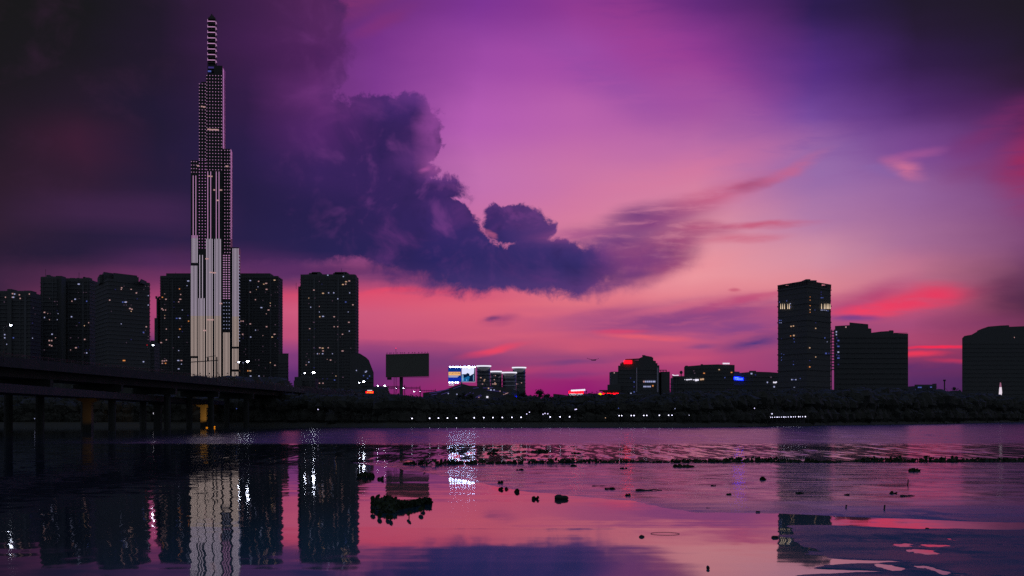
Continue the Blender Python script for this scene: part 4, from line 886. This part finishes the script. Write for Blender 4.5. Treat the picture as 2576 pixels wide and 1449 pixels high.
# bridge street lamps
def street_lamp(x, y, D, r, label, two=False):
    X, Z = wx(x, D), wz(y, D); zb = 16.6
    t_ = thing('street_lamp', label, 'street lamp', (X-1.6,D,zb), 'street lamps on the road bridge')
    g = MB(); g.tube((X-1.6,D,zb), (X-1.6,D,Z-.3), .11, 6, .08); g.tube((X-1.6,D,Z-.3), (X,D,Z+.15), .06, 6); g.build('post', M['steel'], t_)
    hd = MB().box(X-.5, X+.5, D-.35, D+.35, Z+.1, Z+.25).build('lamp_head', M['steel'], t_)
    MB().ball((X,D,Z), r, sx=1.35, sz=.75).build('lamp_glass', E['lamp'], hd)
for x, y, D, r, lb in ((27,818,324,.26,'nearest street lamp, big and bright over the bridge at far left'),(385,868,413,.22,'street lamp shining in the sky gap left of the glowing skyscraper'),
    (623,909,529,.5,'bright street lamp just right of the glowing skyscraper'),(601,911,540,.3,'dimmer street lamp touching the right edge of the glowing skyscraper'),
    (789,937,665,.62,'bright street lamp in front of the left part of the free-standing slab'),(767,938.5,680,.3,'small street lamp left of the bright one before the free-standing slab'),
    (915,960,835,.62,'bright street lamp before the rounded-corner block'),(904,962.5,850,.3,'small street lamp left of the bright one before the rounded-corner block'),
    (968,970,939,.5,'street lamp left of the blank billboard pole, on top of the sign gantry'),(950,971,960,.35,'leftmost street lamp on the sign gantry'),
    (1015,977,1029,.5,'street lamp on the blank billboard pole line'),(997,977,1029,.35,'street lamp just left of the blank billboard pole'),
    (1057,985,1157,.45,'farthest bright street lamp right of the blank billboard'),(1041,985,1157,.3,'street lamp right of the billboard, left of the farthest one')):
    street_lamp(x, y, D, r*.8, lb)
# overhead frames at the bridge end
D = 960.; zz = lambda y: wz(y, D); q_ = lambda x: wx(x, D)
for (xa, xb, ys_, lb) in ((948,1018,(972,),'thin dark overhead road gantry left of the billboard pole'),(976.6,1056.5,(974.5,977.5),'double-beamed dark overhead road gantry crossing the billboard pole'),(1057.5,1095,(982.5,),'low thin gantry beam reaching right towards the ribbed hall')):
    t_ = thing('road_gantry', lb, 'gantry', (q_((xa+xb)/2),D,2), 'road gantries beside the billboard')
    for x in (xa, xb): MB().box(q_(x)-.2, q_(x)+.2, D-.2, D+.2, 2, zz(ys_[0]-4)).build('post', M['steel'], t_)
    for y in ys_: MB().box(q_(xa), q_(xb), D-.21, D+.21, zz(y+.6), zz(y-.6)).build('beam', M['steel'], t_)
    g = MB()
    for i in range(6): x = xa+(xb-xa)*(i+.6)/6.3; g.box(q_(x)-.07, q_(x)+.07, D-.1, D+.1, zz(ys_[0]+6+3*(i % 3)), zz(ys_[0]-2.5))
    g.build('hangers', M['steel'], t_)
    D += 12
# sign gantry crossing the foot of the skyscraper
D = 505.; zz = lambda y: wz(y, D); q_ = lambda x: wx(x, D)
t_ = thing('road_gantry', 'thin dark overhead sign arm crossing the warm strips at the foot of the glowing skyscraper', 'gantry', (q_(545),D,16.6))
MB().tube((q_(480),D,zz(911)), (q_(548),D,zz(906.5)), .16, 6).build('beam', M['steel'], t_); MB().box(q_(545.6)-.22, q_(545.6)+.22, D-.2, D+.2, 16.6, zz(898)).build('post', M['steel'], t_)
MB().box(q_(521), q_(526), D-.2, D-.1, zz(908), zz(899)).build('small_sign', M['steel'], t_)
t_ = thing('cantilever_lamp', 'slender unlit lamp arm above the sign arm at the foot of the glowing skyscraper', 'street lamp', (q_(488),D+20,16.6))
MB().tube((q_(486),D+20,16.6), (q_(486),D+20,zz(888)), .1, 6).tube((q_(486),D+20,zz(893)), (q_(512),D+20,zz(889)), .1, 6).build('post', M['steel'], t_)

# ------------------------------------------------------------------ riverside lamps
def promenade(x, y, r, D, mat, label, group):
    X, Z = wx(x, D), wz(y, D)
    t_ = thing('promenade_lamp', label, 'lamp', (X,D,1.6), group)
    MB().tube((X,D,1.2), (X,D,Z-r), .06, 5).build('post', M['steel'], t_); MB().ball((X,D,Z), r).build('globe', E[mat], t_)
ORD = 'first second third fourth fifth sixth seventh eighth ninth tenth eleventh twelfth thirteenth fourteenth'.split()
for i_, x in enumerate((1036.6,1080.9,1103,1125.6,1148,1193,1217,1240,1263.7,1287.7,1311,1384,1409,1433)):
    promenade(x, 1052.6-(x-1036)*.0105, .22, bank_y(wx(x,580))+3, 'bulb', ORD[i_]+' white globe lamp from the left along the dark far bank', 'globe lamps along the far bank')
for i_, x in enumerate((1557.6,1564,1588,1595,1619.6,1627,1658.7,1682,1690.5,1711,1733)): promenade(x, 1045.6-(x-1557)*.008, .19, bank_y(wx(x,600))+3, 'bulb', ORD[i_]+' small white lamp from the left on the bank below the hotel', 'paired lamps below the hotel')
for (x, y, mt, lb) in ((1523,1051,'warm','single warm orange lamp low on the bank below the red lettered sign'),(1724.5,1048.5,'bluesign','single blue lamp low on the far bank'),(1698,1028,'cool','small lamp high in the dark trees right of the hotel'),(1775,1027,'cool','small pair-like lamp in the dark trees below the long flat-roofed building'),(1450,1029.5,'small','small lamp in the trees right below the red and white sign'),(1447,1030,'small','small lamp in the trees left below the red and white sign'),(1332,1037,'small','tiny lamp above the globe lamps in the trees left of the round crown'),(1366,1042,'small','left one of three tiny lamps above the globe lamps'),(1371,1040,'small','middle one of three tiny lamps above the globe lamps'),(1378,1041,'small','right one of three tiny lamps above the globe lamps'),(1556,1027,'blue','tiny bluish lamp in the trees below the hotel'),(1748,1030,'small','tiny lamp in the trees under the bright light strip'),(1325,1041.5,'small','tiny lamp beside the globe lamps below the round tree'),(1898,1027,'small','tiny lamp in the trees left below the uplit tower'),(388,1040,'white','brightest small lamp low in the darkness on the left bank'),(394,1030,'cool','small lamp above the brightest one on the left bank'),(800,1030,'small','lone tiny lamp in the dark bank below the free-standing slab'),(595,1028,'blue','lone tiny bluish lamp right of the orange pier'),(87,1053,'cool','lone tiny lamp at the far left water edge')):
    t_ = None; D = bank_y(wx(x,620))+2.5 if x > 950 else 596.
    promenade(x, y, .19 if mt != 'white' else .5, D, mt, lb, 'small scattered lamps')

# floating restaurant with a string of bulbs
D = 640.; zz = lambda y: wz(y, D); q_ = lambda x: wx(x, D)
t_ = thing('floating_restaurant', 'long low dark floating restaurant with a string of white bulbs under its roof', 'barge', (q_(1935),D,0))
MB().box(q_(1800), q_(2040), D, D+9, -.3, 1.3).build('hull', M['hull'], t_)
MB().box(q_(1805), q_(2036), D+.2, D+9, 4.4, 4.7).build('roof', M['hull'], t_); MB().box(q_(1830), q_(1990), D+2, D+7, 4.7, 6.2).build('upper_cabin', M['hull'], t_)
g = MB()
for i in range(24): x = 1806+i*9.9; g.box(q_(x)-.07, q_(x)+.07, D+.3, D+.45, 1.3, 4.4)
g.build('roof_posts', M['steel'], t_)
MB().box(q_(1808), q_(2034), D+8, D+8.6, 1.3, 4.38).build('back_wall', M['hull'], t_)
bulbs = [1840,1844,1848,1857,1861,1866,1871,1877,1883,1887,1891,1898,1902,1906,1916,1922,1928,1934,1938,1943,1949,1955,1960,1966,1972,1977,1983,1990,1996,2001,2009,2013,2019,2026]
for i, x in enumerate(bulbs): MB().ball((q_(x),D+.05,zz(1051.6-(x-1840)*.019)), .16 if i % 3 else .22).build('bulb', E['barge'], t_)
for x, y in ((1868,1042.5),(1887,1042),(1897,1042),(1927,1041.5),(1932,1041.5),(1944,1041)): MB().ball((q_(x),D+1.8,zz(y)), .2).build('bulb', E['barge'], t_)
t_ = thing('rowing_boat', 'small dark boat on the water left of the floating restaurant bulbs', 'boat', (wx(1866,590),590,0))
Xb = wx(1866,590)
MB().add([(Xb-1.8,590,.75),(Xb-1.2,589.4,.5),(Xb+1.2,589.4,.5),(Xb+1.9,590,.8),(Xb+1.2,590.6,.5),(Xb-1.2,590.6,.5),(Xb-1.,589.7,-.15),(Xb+1.,589.7,-.15),(Xb+1.,590.3,-.15),(Xb-1.,590.3,-.15)],
         [(0,1,6),(1,2,7,6),(2,3,7),(3,4,8),(3,8,7),(4,5,9,8),(5,0,9),(0,6,9),(6,7,8,9),(0,5,4,3,2,1)]).build('hull', M['hull'], t_)
MB().box(Xb-.5, Xb+.4, 589.8, 590.2, .4, 1.15).build('cabin', M['hull'], t_)

# floodlit pylon and neighbours at far right
D = 1262.; zz = lambda y: wz(y, D); q_ = lambda x: wx(x, D)
t_ = thing('floodlit_pylon', 'narrow white floodlit pylon in front of the massive dark building at right', 'monument', (q_(2516.8),D,2))
X = q_(2516.8)
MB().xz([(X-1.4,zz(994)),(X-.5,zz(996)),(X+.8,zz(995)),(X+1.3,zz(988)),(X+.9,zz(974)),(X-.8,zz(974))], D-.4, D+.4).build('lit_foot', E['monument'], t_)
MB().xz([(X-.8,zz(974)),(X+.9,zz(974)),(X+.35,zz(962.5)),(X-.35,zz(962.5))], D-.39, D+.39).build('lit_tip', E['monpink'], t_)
MB().box(X-1.2, X+1.2, D-1, D+1, 2, zz(996)).build('plinth', M['conc'], t_)
for x, y, lb in ((2540,1013.8,'upper one of two tiny lamps right of the floodlit pylon'),(2544.5,1017.5,'lower one of two tiny lamps right of the floodlit pylon')):
    D = 1255.; X, Z = wx(x, D), wz(y, D); t_ = thing('garden_lamp', lb, 'lamp', (X,D,2)); MB().tube((X,D,2), (X,D,Z), .08, 5).build('post', M['steel'], t_); MB().ball((X,D-.2,Z), .42, sx=1.6).build('lamp_glass', E['bulb'], t_)
D = 1000.
t_ = thing('chimney_post', 'lone dark post with a wider head, left of the massive building at right', 'post', (wx(2376,D),D,2))
MB().cyl(wx(2376,D), D, .45, 2, wz(958,D), 8).build('post', M['steel'], t_); MB().cyl(wx(2376,D), D, .95, wz(959,D), wz(955,D), 8).build('head', M['steel'], t_)

# airliner far behind the skyline
D = 4300.; X, Z = wx(1492, D), wz(905, D)
t_ = thing('airplane', 'tiny dark airplane with upswept wings low in the pink sky', 'airplane', (X,D,Z))
def sweep(mb, pts, th, ch):
    for (a, b_), (c0, c1) in zip(zip(pts[:-1], pts[1:]), zip(ch[:-1], ch[1:])):
        mb.add([(a[0],D+a[1],a[2]-th),(a[0],D+a[1]+c0,a[2]-th),(b_[0],D+b_[1]+c1,b_[2]-th*.5),(b_[0],D+b_[1],b_[2]-th*.5),(a[0],D+a[1],a[2]+th),(a[0],D+a[1]+c0,a[2]+th),(b_[0],D+b_[1]+c1,b_[2]+th*.5),(b_[0],D+b_[1],b_[2]+th*.5)],
               [(0,1,2,3),(7,6,5,4),(0,4,5,1),(1,5,6,2),(2,6,7,3),(3,7,4,0)])
g = MB(); g.tube((X+6,D-14,Z-1.2), (X-3,D+16,Z-.4), 2.0, 12, 1.2); g.ball((X+6,D-14,Z-1.2), 2.); g.build('fuselage', M['plane'], t_)
sweep_r = MB(); sweep(sweep_r, [(X+1,-4,Z-.6),(X+8,0,Z+.9),(X+16,5,Z+3.4),(X+18,7,Z+5)], .7, [7,4,2,1]); sweep_r.build('wing', M['plane'], t_)
sweep_l = MB(); sweep(sweep_l, [(X-1,-4,Z-.6),(X-8,-1,Z+1.3),(X-17,3,Z+4.2),(X-19,5,Z+6)], .7, [7,4,2,1]); sweep_l.build('wing', M['plane'], t_)
MB().add([(X-3.2,D+11,Z),(X-2.8,D+11,Z),(X-3.,D+16,Z),(X-3.2,D+15,Z+4.5),(X-2.8,D+15,Z+4.5)], [(0,1,4,3),(1,2,4),(2,0,3),(2,3,4),(0,2,1)]).build('tail_fin', M['plane'], t_)
for s in (-1, 1): MB().tube((X+s*5,D-5,Z-1.6), (X+s*5,D-1,Z-1.5), .95, 10).build('engine', M['plane'], t_)

# ------------------------------------------------------------------ trees
def crown_mesh(mb, cx, cy, cz, rx, rz, nblob, nleaf, lf=.55):
    blobs = []
    for i in range(nblob):
        a = random.uniform(0, 2*math.pi); k = random.uniform(.15,.75)
        bx_ = cx+math.cos(a)*rx*k; by_ = cy+math.sin(a)*rx*k*.8; bz_ = cz+random.uniform(-.55,.62)*rz*(1-.4*k)
        r_ = random.uniform(.28,.46)*min(rx, rz*1.2); blobs.append((bx_, by_, bz_, r_))
        mb.ball((bx_,by_,bz_), r_*.86, sz=.85, nu=7, nv=5, jit=.22)
    for i in range(nleaf):
        b_ = random.choice(blobs); v = Vector((random.gauss(0,1), random.gauss(0,1), random.gauss(0,1))).normalized()
        p = Vector(b_[:3])+v*b_[3]*random.uniform(.85,1.28)
        u = v.orthogonal().normalized(); u = Matrix.Rotation(random.uniform(0,6.28), 3, v) @ u; w_ = u.cross(v)*random.uniform(.5,1)+v*random.uniform(-.5,.9); s_ = lf*random.uniform(.5,1.3)
        mb.add([p-u*s_*.5, p+w_*s_*.6, p+u*s_*.5, p-w_*s_*.5], [(0,1,2,3)])
def tree(x, ytop, D, wpx, label, group, zbase=2., name='riverside_tree', hang=False):
    X = wx(x, D); zt = wz(ytop, D); rx = wpx/2/F*D; h = zt-zbase; rz = h*.36 if h > 5 else h*.45
    t_ = thing(name, label, 'tree', (X,D,zbase), group)
    g = MB(); g.tube((X,D,zbase), (X+.2,D,zbase+h*.45), .32, 7, .2)
    for i in range(4):
        a = random.uniform(0,6.28); g.tube((X+.15,D,zbase+h*(.3+.04*i)), (X+math.cos(a)*rx*.6,D+math.sin(a)*rx*.5,zbase+h*random.uniform(.55,.75)), .14, 5, .05)
    g.build('trunk', M['bark'], t_)
    g = MB(); crown_mesh(g, X, D, zt-rz*.98, rx, rz, 13, 620); g.build('crown', M['leaf'], t_)
GT = 'dark trees along the far bank'
for x, yt, D, wp, lb in (
 (1355,971,640,36,'round-topped dark tree standing highest right of the round towers'),(1318,976,650,40,'dark tree hugging the right side of the rightmost round tower'),(1378,984,645,30,'ragged dark tree sloping down right of the round-topped one'),
 (1338,990,620,34,'lower dark tree filling the notch left of the round-topped one'),(1160,972,800,30,'dark tree under the floodlit blue billboard'),(1185,979,780,34,'dark tree right of the one under the floodlit blue billboard'),
 (943,975,900,18,'small dark tree right of the amber sign'),(952,984,880,22,'low dark bush-like tree under the left gantry post'),(748,952,1200,18,'dark tree at the foot of the sky gap left of the free-standing slab'),(742,962,1180,20,'lower dark tree at the foot of the same sky gap beside the rooftop'),
 (2407,960,1200,30,'dark tree against the left wall of the massive building at right'),(2366,979,1000,26,'low dark tree left of the lone post'),(2388,983,1080,30,'low dark tree right of the lone post'),(2330,980,960,50,'dark tree in front of the low flat building at right'),
 (2295,978,920,40,'dark tree at the right foot of the wide stepped office building'),(1700,975,700,50,'dark tree below the curved white light strip'),(1745,972,710,60,'dark tree below the long flat-roofed building, left half'),(1800,974,710,60,'dark tree below the long flat-roofed building, right half'),
 (1860,977,740,56,'dark tree below the blue lit sign'),(1915,979,760,56,'dark tree left of the uplit tower'),(1590,990,690,60,'dark tree at the foot of the stepped hotel, left half'),(1648,988,690,60,'dark tree at the foot of the stepped hotel, right half'),
 (1400,999,640,44,'low dark tree left of the red and white sign'),(1486,998,660,36,'low dark tree between the two red signs'),(2480,1000,1240,70,'dark tree at the foot of the massive building at right'),(2560,1003,1245,70,'dark tree at the right picture edge by the pylon lamps'),
 (1060,997,640,50,'low dark tree right of the billboard pole'),(1005,996,640,60,'low dark tree around the foot of the billboard pole'),(965,994,660,50,'low dark tree left of the billboard pole'),(1110,995,660,56,'low dark tree at the left foot of the ribbed hall')):
    tree(x, yt, D, wp, lb, GT)
# the undivided mass of foliage along the bank
g = MB(); X_ = -330.
def top_y(px):
    return float(np.interp(px, [-300,0,300,700,940,1060,1180,1300,1340,1400,1480,1560,1700,1900,2000,2280,2400,2576,3000], [1000,1000,1000,998,996,1001,1006,1002,1000,1004,1003,1000,992,988,988,986,990,1006,1006]))
while X_ < 520:
    by = bank_y(X_)+4
    for row in range(3):
        yy = by+6+row*10; px = CX+F*X_/yy; zt = wz(top_y(px)+random.uniform(-3,7)+(3-row)*3+26*(float(vnoise(np.array(X_*.09), np.array(row*7.3), 5))-.55), yy)
        h = zt-2; n_ = 2
        for k_ in range(n_):
            zc = 2+h*(.2+.5*k_); r_ = max(1.4, h*.34)*random.uniform(.85,1.15)
            if k_ == n_-1: zc = zt-r_*.8
            x_ = X_+random.uniform(-1.5,1.5); g.ball((x_,yy,zc), r_, sx=1.25, nu=7, nv=5, jit=.22)
            if k_ == n_-1 or row == 0:
                for i in range(60):
                    v = Vector((random.gauss(0,1), -abs(random.gauss(0,1)), random.gauss(.4,1))).normalized(); p = Vector((x_,yy,zc))+Vector((v.x*1.25,v.y,v.z))*r_*random.uniform(.9,1.25)
                    s_ = random.uniform(.3,.75); u = Vector((random.uniform(-1,1),random.uniform(-1,1),random.uniform(-1,1))).normalized(); w_ = u.cross(v)
                    g.add([p-u*s_, p+w_*s_*.7, p+u*s_, p-w_*s_*.6], [(0,1,2,3)])
    X_ += 3.1+max(0, X_-100)*.012
tag(g.build('riverside_woods', M['leaf']), 'continuous dark belt of trees and shrubs along the whole far bank', 'woods', kind='stuff')
# a second, taller dark belt further inland under the left towers
g = MB(); px = -60
while px < 960:
    D = 1000.; yt = 945 if px < 700 else 975; g.ball((wx(px,D),D+random.uniform(0,30),wz(yt,D)*.5), wz(yt+random.uniform(-6,8),D)*.5, sx=.8, nu=8, nv=6, jit=.15)
    for i in range(30):
        a = random.uniform(-1.4,1.4); r_ = wz(yt,D)*.5; p = Vector((wx(px,D)+math.sin(a)*r_*.8, D, r_+math.cos(a)*r_*random.uniform(.9,1.1))); s_ = random.uniform(.6,1.4)
        g.add([p, p+Vector((s_,0,s_*.4)), p+Vector((.3*s_,.2,s_))], [(0,1,2)])
    px += 26
tag(g.build('inland_woods', M['leaf']), 'dark tree belt behind the bridges under the left towers', 'woods', kind='stuff')

# ------------------------------------------------------------------ water hyacinth and drift on the flats
def leaf_disc(mb, p, r, nrm, up=None):
    nrm = Vector(nrm).normalized(); u = nrm.orthogonal().normalized(); v = nrm.cross(u); c = Vector(p)
    n_ = 7; mb.add([c-nrm*r*.25]+[c+(u*math.cos(2*math.pi*i/n_)+v*math.sin(2*math.pi*i/n_)*.8)*r for i in range(n_)], [(0,1+i,1+(i+1)%n_) for i in range(n_)])
def hyacinth(x0, x1, y, hpx, label, group=None, dens=1., flat=False):
    D = CAMZ*F/(y-HY); X0, X1 = wx(x0, D), wx(x1, D); cx_ = (X0+X1)/2; wd = (X1-X0)/2; hh_ = hpx/F*D
    t_ = thing('water_hyacinth', label, 'floating plants', (cx_,D,0), group)
    g = MB(); st = MB(); n_ = int(max(7, min(420, (wd*2)*24*dens))); sz = .16 if D > 60 else .13
    dep = min(wd*.8, 2.5)
    humps = [(random.uniform(-.8,.8), random.uniform(.4,.8)) for _ in range(4)]
    for i in range(n_):
        k = random.uniform(-1,1); a_ = random.uniform(-1,1); prof_ = math.sqrt(max(0,1-k*k)); dy = a_*dep*prof_
        hk = .25+.6*max(math.exp(-((k-c0)/.28)**2)*w0 for c0, w0 in humps)+.15*random.random()
        z = hh_*hk*random.uniform(.25,1.15); z = max(.04, z)
        p = (cx_+k*wd, D+dy, z); s_ = min(sz*random.uniform(.6,1.2), hh_*.5+.04)
        leaf_disc(g, p, s_, (random.gauss(0,1), random.gauss(-.8,.8), random.gauss(.4,.7)))
        if i % 2 == 0: st.tube((p[0]+random.uniform(-.1,.1), p[1], -.02), p, .022, 3)
    nb = max(3, int(wd*3))
    for i in range(nb if wd > .9 else 0): k = -0.92+1.84*i/(nb-1); g.ball((cx_+k*wd, D, 0), max(.08, hh_*.26)*random.uniform(.7,1.2)*(1-.3*abs(k)), sx=max(1., wd/nb*1.9/max(.08, hh_*.26)), sy=1.4, nu=8, nv=5, jit=.2)
    g.add(st.v, st.f); g.build('leaves', M['hy'], t_)
GR = 'clumps of water hyacinth in the row across the river'
rowc = [(1019,1059,1168,8,'small clump left of the tall bushy one in the hyacinth row'),(1061,1104,1170,20,'tallest bushy hyacinth clump at the left end of the row'),(1110,1131,1167,13,'small tufted clump right of the tallest hyacinth clump'),
 (1133,1158,1167,12,'left clump crossing the blue light reflection'),(1156,1176,1166,9,'middle clump crossing the blue light reflection'),(1178,1195,1167,13,'peaked clump in the brightest part of the blue light reflection'),(1197,1220,1166,11,'clump just right of the blue light reflection'),
 (1226,1268,1166,6,'thin low strip of hyacinth right of the blue light reflection'),(1266,1313,1166,10,'thin strip with a small hump, second right of the blue light reflection'),
 (1332,1390,1165,13,'long low clump with rising right half, left of centre row'),(1386,1448,1164,16,'humped clump in the middle of the row'),(1455,1470,1163,8,'very small tuft right of the middle hump'),(1478,1504,1163,12,'spiky tuft left of the red light reflection'),(1512,1525,1163,7,'tiny tuft nearest left of the red light reflection'),
 (1534,1573,1163,10,'rounded low clump crossing the red light reflection'),(1578,1630,1162,5,'very thin line of hyacinth right of the red light reflection'),(1638,1680,1163,5,'thin line of hyacinth, left of the leaf spikes'),(1685,1730,1163,9,'low clump with one leaf spike'),(1728,1765,1162,11,'low clump with a tall spike at its left'),
 (1772,1830,1162,9,'long flat clump left of the blue spot reflection'),(1826,1900,1160,13,'broad hyacinth bank above the blue spot reflection'),(1892,1960,1160,12,'hyacinth bank with a leaf spike right of the blue spot reflection'),(1955,2050,1162,8,'dark hyacinth bank below the uplit tower'),(2046,2110,1163,6,'thin tail of the hyacinth bank below the uplit tower'),
 (2154,2200,1160,12,'clump with two humps below the wide stepped office'),(2196,2240,1160,10,'low clump between two taller ones at right'),(2236,2280,1160,16,'tall leafy clump below the right end of the stepped office'),(2286,2330,1160,8,'low clump right of the tall leafy one'),
 (2326,2372,1159,15,'leafy clump in the red reflection at right'),(2368,2422,1159,13,'last leafy clump before the dark right end'),(2416,2490,1158,7,'thin dark strip of hyacinth near the right picture edge'),(2484,2600,1157,7,'thin dark strip of hyacinth running out of the right picture edge')]
for x0, x1, y, h_, lb in rowc: hyacinth(x0-3, x1+3, y+1.5, h_*1.05, lb, GR, 1.)
for x0, x1, y, h_, lb in [(1225,1250,1143,6,'flat floating clump above the row, right of the blue light reflection'),(1239,1252,1135,4,'tiny sliver of plants farthest out, above the flat clump'),(1337,1378,1138,7,'long floating clump farthest out on the rippled water'),(1438,1460,1142,3,'tiny floating clump out on the ripples left of the red reflection'),
   (1694,1746,1176,7,'isolated long low clump just below the row, pointing right'),(2288,2313,1187,9,'isolated clump in the red reflection below the row at right'),(1910,1926,1209,8,'isolated small clump on the flats below the uplit tower edge'),(898,940,1200,12,'dark clump at the edge of the slab reflection, left'),(952,964,1206,7,'tiny tuft right of the clump at the slab reflection'),
   (1254,1262,1217,8,'small sprig standing highest of the four below the row'),(1256,1264,1232,6,'small sprig directly under the highest one'),(1271,1277,1231,4,'tiny sprig right of the lower one'),(1297,1304,1238,8,'small upright sprig left of the four-leaved plant'),(1340,1357,1256,7,'four-leaved plant floating left of the dark sack'),
   (1575,1588,1248,5,'small dark tuft left under the drifting branch'),(2240,2254,1243,6,'small tuft left of the drift log at right'),(1520,1546,1232,4,'thin dark tangle left above the drifting branch'),(2004,2020,1243,4,'flat dark tuft on the flats under the uplit tower'),(2126,2137,1247,4,'second flat dark tuft on the flats, right of the first'),(1788,1800,1224,3,'tiny flat tuft in the pink flats'),(1829,1840,1246,4,'small dark tuft in the pink flats'),(1300,1316,1184,4,'tiny tuft just under the row left of centre'),(1435,1450,1174,4,'tiny tuft just under the middle hump'),(1560,1576,1180,4,'tiny tuft under the red reflection start')]:
    hyacinth(x0, x1, y, h_, lb, None, 1.5)
# the big near raft
def raft():
    y0 = 1275; t_ = thing('hyacinth_raft', 'big dark raft of water hyacinth floating nearest, under the blank billboard reflection', 'floating plants', (wx(1005,CAMZ*F/(y0-HY)),CAMZ*F/(y0-HY),0))
    g = MB(); st = MB()
    top = lambda px: float(np.interp(px, [935,945,955,975,985,1000,1012,1030,1050,1070,1085], [1262,1256,1252,1248,1247,1257,1262,1264,1259,1256,1258]))
    bot = lambda px: float(np.interp(px, [935,945,955,975,990,1000,1020,1040,1055,1070,1085], [1266,1279,1287,1291,1291,1282,1277,1273,1270,1265,1260]))
    for i in range(1700):
        px = random.uniform(937,1083)
        yb_ = random.uniform(top(px)+9, max(top(px)+9.5, bot(px)))
        Dp = CAMZ*F/(yb_+2-HY); z = random.uniform(.03,.24); leaf_disc(g, (wx(px,Dp),Dp,z), random.uniform(.05,.13), (random.gauss(0,1), random.gauss(-.6,.8), random.gauss(.5,.7)))
        if i % 3 == 0: st.tube((wx(px,Dp)+random.uniform(-.06,.06),Dp,-.02), (wx(px,Dp),Dp,z), .018, 3)
    for px in range(940, 1082, 5):
        for k in (.25,.6,.95):
            yb_ = top(px)+8+(bot(px)-top(px)-8)*k
            if yb_ <= HY: continue
            Dp = CAMZ*F/(yb_-HY); g.ball((wx(px,Dp),Dp,0), .06, sx=2.6, sy=3.5, sz=.9, nu=7, nv=5, jit=.4)
    for px, yt, yb_ in ((937,1250,1262),(952,1246,1258),(949,1247,1256),(938,1290,1283),(955,1300,1292),(983,1305,1298),(1029,1299,1288),(1059,1288,1278),(1065,1280,1272),(1084,1262,1264),(975,1303,1297)):
        Dp = CAMZ*F/(max(yt,yb_)+3-HY); z0 = max(0, wz(max(yt,yb_),Dp)); leaf_disc(g, (wx(px,Dp),Dp,max(.05, wz(min(yt,yb_),Dp)-.05)), .13, (random.gauss(0,.6),-1,random.gauss(0,.4))); st.tube((wx(px,Dp),Dp,0), (wx(px,Dp),Dp,max(.05, wz(min(yt,yb_),Dp)-.05)), .03, 4)
    g.add(st.v, st.f); g.build('leaves', M['hy'], t_)
raft()
def drift(kind, x0, x1, y, hpx, name, label, cat):
    D = CAMZ*F/(y-HY); X0, X1 = wx(x0, D), wx(x1, D); h = hpx/F*D; g = MB(); cx_ = (X0+X1)/2; wd = (X1-X0)/2
    if kind == 'log':
        n_ = 9; pts = [Vector((X0+(X1-X0)*i/n_, D+random.uniform(-.05,.05)+i*.06, h*.35+h*.12*math.sin(i*1.3))) for i in range(n_+1)]
        for i in range(n_): g.tube(pts[i], pts[i+1], h*.5*(1-i/n_*.75), 7, h*.5*(1-(i+1)/n_*.75))
    elif kind == 'sack':
        vs = []; g.ball((cx_-wd*.35,D,h*.32), h*.62, sx=wd*.62/(h*.62), sy=1.2, jit=.08, nu=12, nv=8); g.ball((cx_+wd*.4,D,h*.25), h*.5, sx=wd*.6/(h*.5), sy=1.2, jit=.08, nu=12, nv=8); g.ball((cx_,D,h*.28), h*.52, sx=wd*.6/(h*.52), sy=1.2, jit=.05, nu=12, nv=8)
    elif kind == 'rock': g.ball((cx_,D,h*.05), h*.7, sx=wd/(h*.7), sy=1.1, sz=.8, jit=.3, nu=7, nv=5)
    elif kind == 'stake':
        g.tube((cx_,D,-.1), (cx_+.04,D,h), .035, 5)
    tag(g.build(name, M['wood'], None, kind in ('sack',)), label, cat)
    ob = C.objects[-1]
for a in (('log',1600,1668,1236,7,'drift_branch','long dark drifting branch tapering to the right on the purple flats','branch'),('sack',1394,1430,1256,13,'sunken_sack','dark bulging sack lying half sunk at the pool edge','sack'),
          ('rock',1607,1622,1351,9,'rock','single dark stone in the bright coral pool','stone'),('log',2266,2309,1250,6,'drift_log','short thick drift log at the right on the purple flats','log'),('rock',1941,1959,1353,9,'mud_lump','dark lump of mud at the left tip of the right-hand mudbank','mud lump'),
          ('rock',1775,1789,1280,5,'mud_lump','small dark mud lump in the upper right of the coral pool','mud lump'),('rock',1899,1915,1289,6,'mud_lump','dark oval mud lump left above the strip pool','mud lump'),('stake',2282,2284,1222,16,'stake','thin stake standing in the flats under the isolated clump at right','stake'),
          ('stake',2222,2225,1284,14,'stake','short stake above the long red strip pool','stake'),('stake',2126,2128,1280,10,'stake','shorter stake above the left part of the red strip pool','stake'),('log',1781,1787,1432,9,'twig','tiny twig poking up from the coral pool near the bottom','twig'),
          ('rock',2326,2340,1331,6,'mud_lump','small dark lump in the long red strip pool','mud lump'),('log',1490,1530,1224,3,'twig','thin dark stick left above the drifting branch','twig')): drift(*a)
# floating hoop
D = CAMZ*F/(1343-HY); t_c = wx(1673, D); g = MB(); n_ = 28
pts = [Vector((t_c+.49*math.cos(2*math.pi*i/n_), D+.62*math.sin(2*math.pi*i/n_), .01)) for i in range(n_)]
for i in range(n_): g.tube(pts[i], pts[(i+1) % n_], .007, 4)
tag(g.build('floating_hoop', M['wood']), 'thin hoop floating flat in the bright coral pool right of the stone', 'hoop')
print('faces', sum(len(o.data.polygons) for o in C.objects if o.type == 'MESH'), 'objs', len(C.objects))
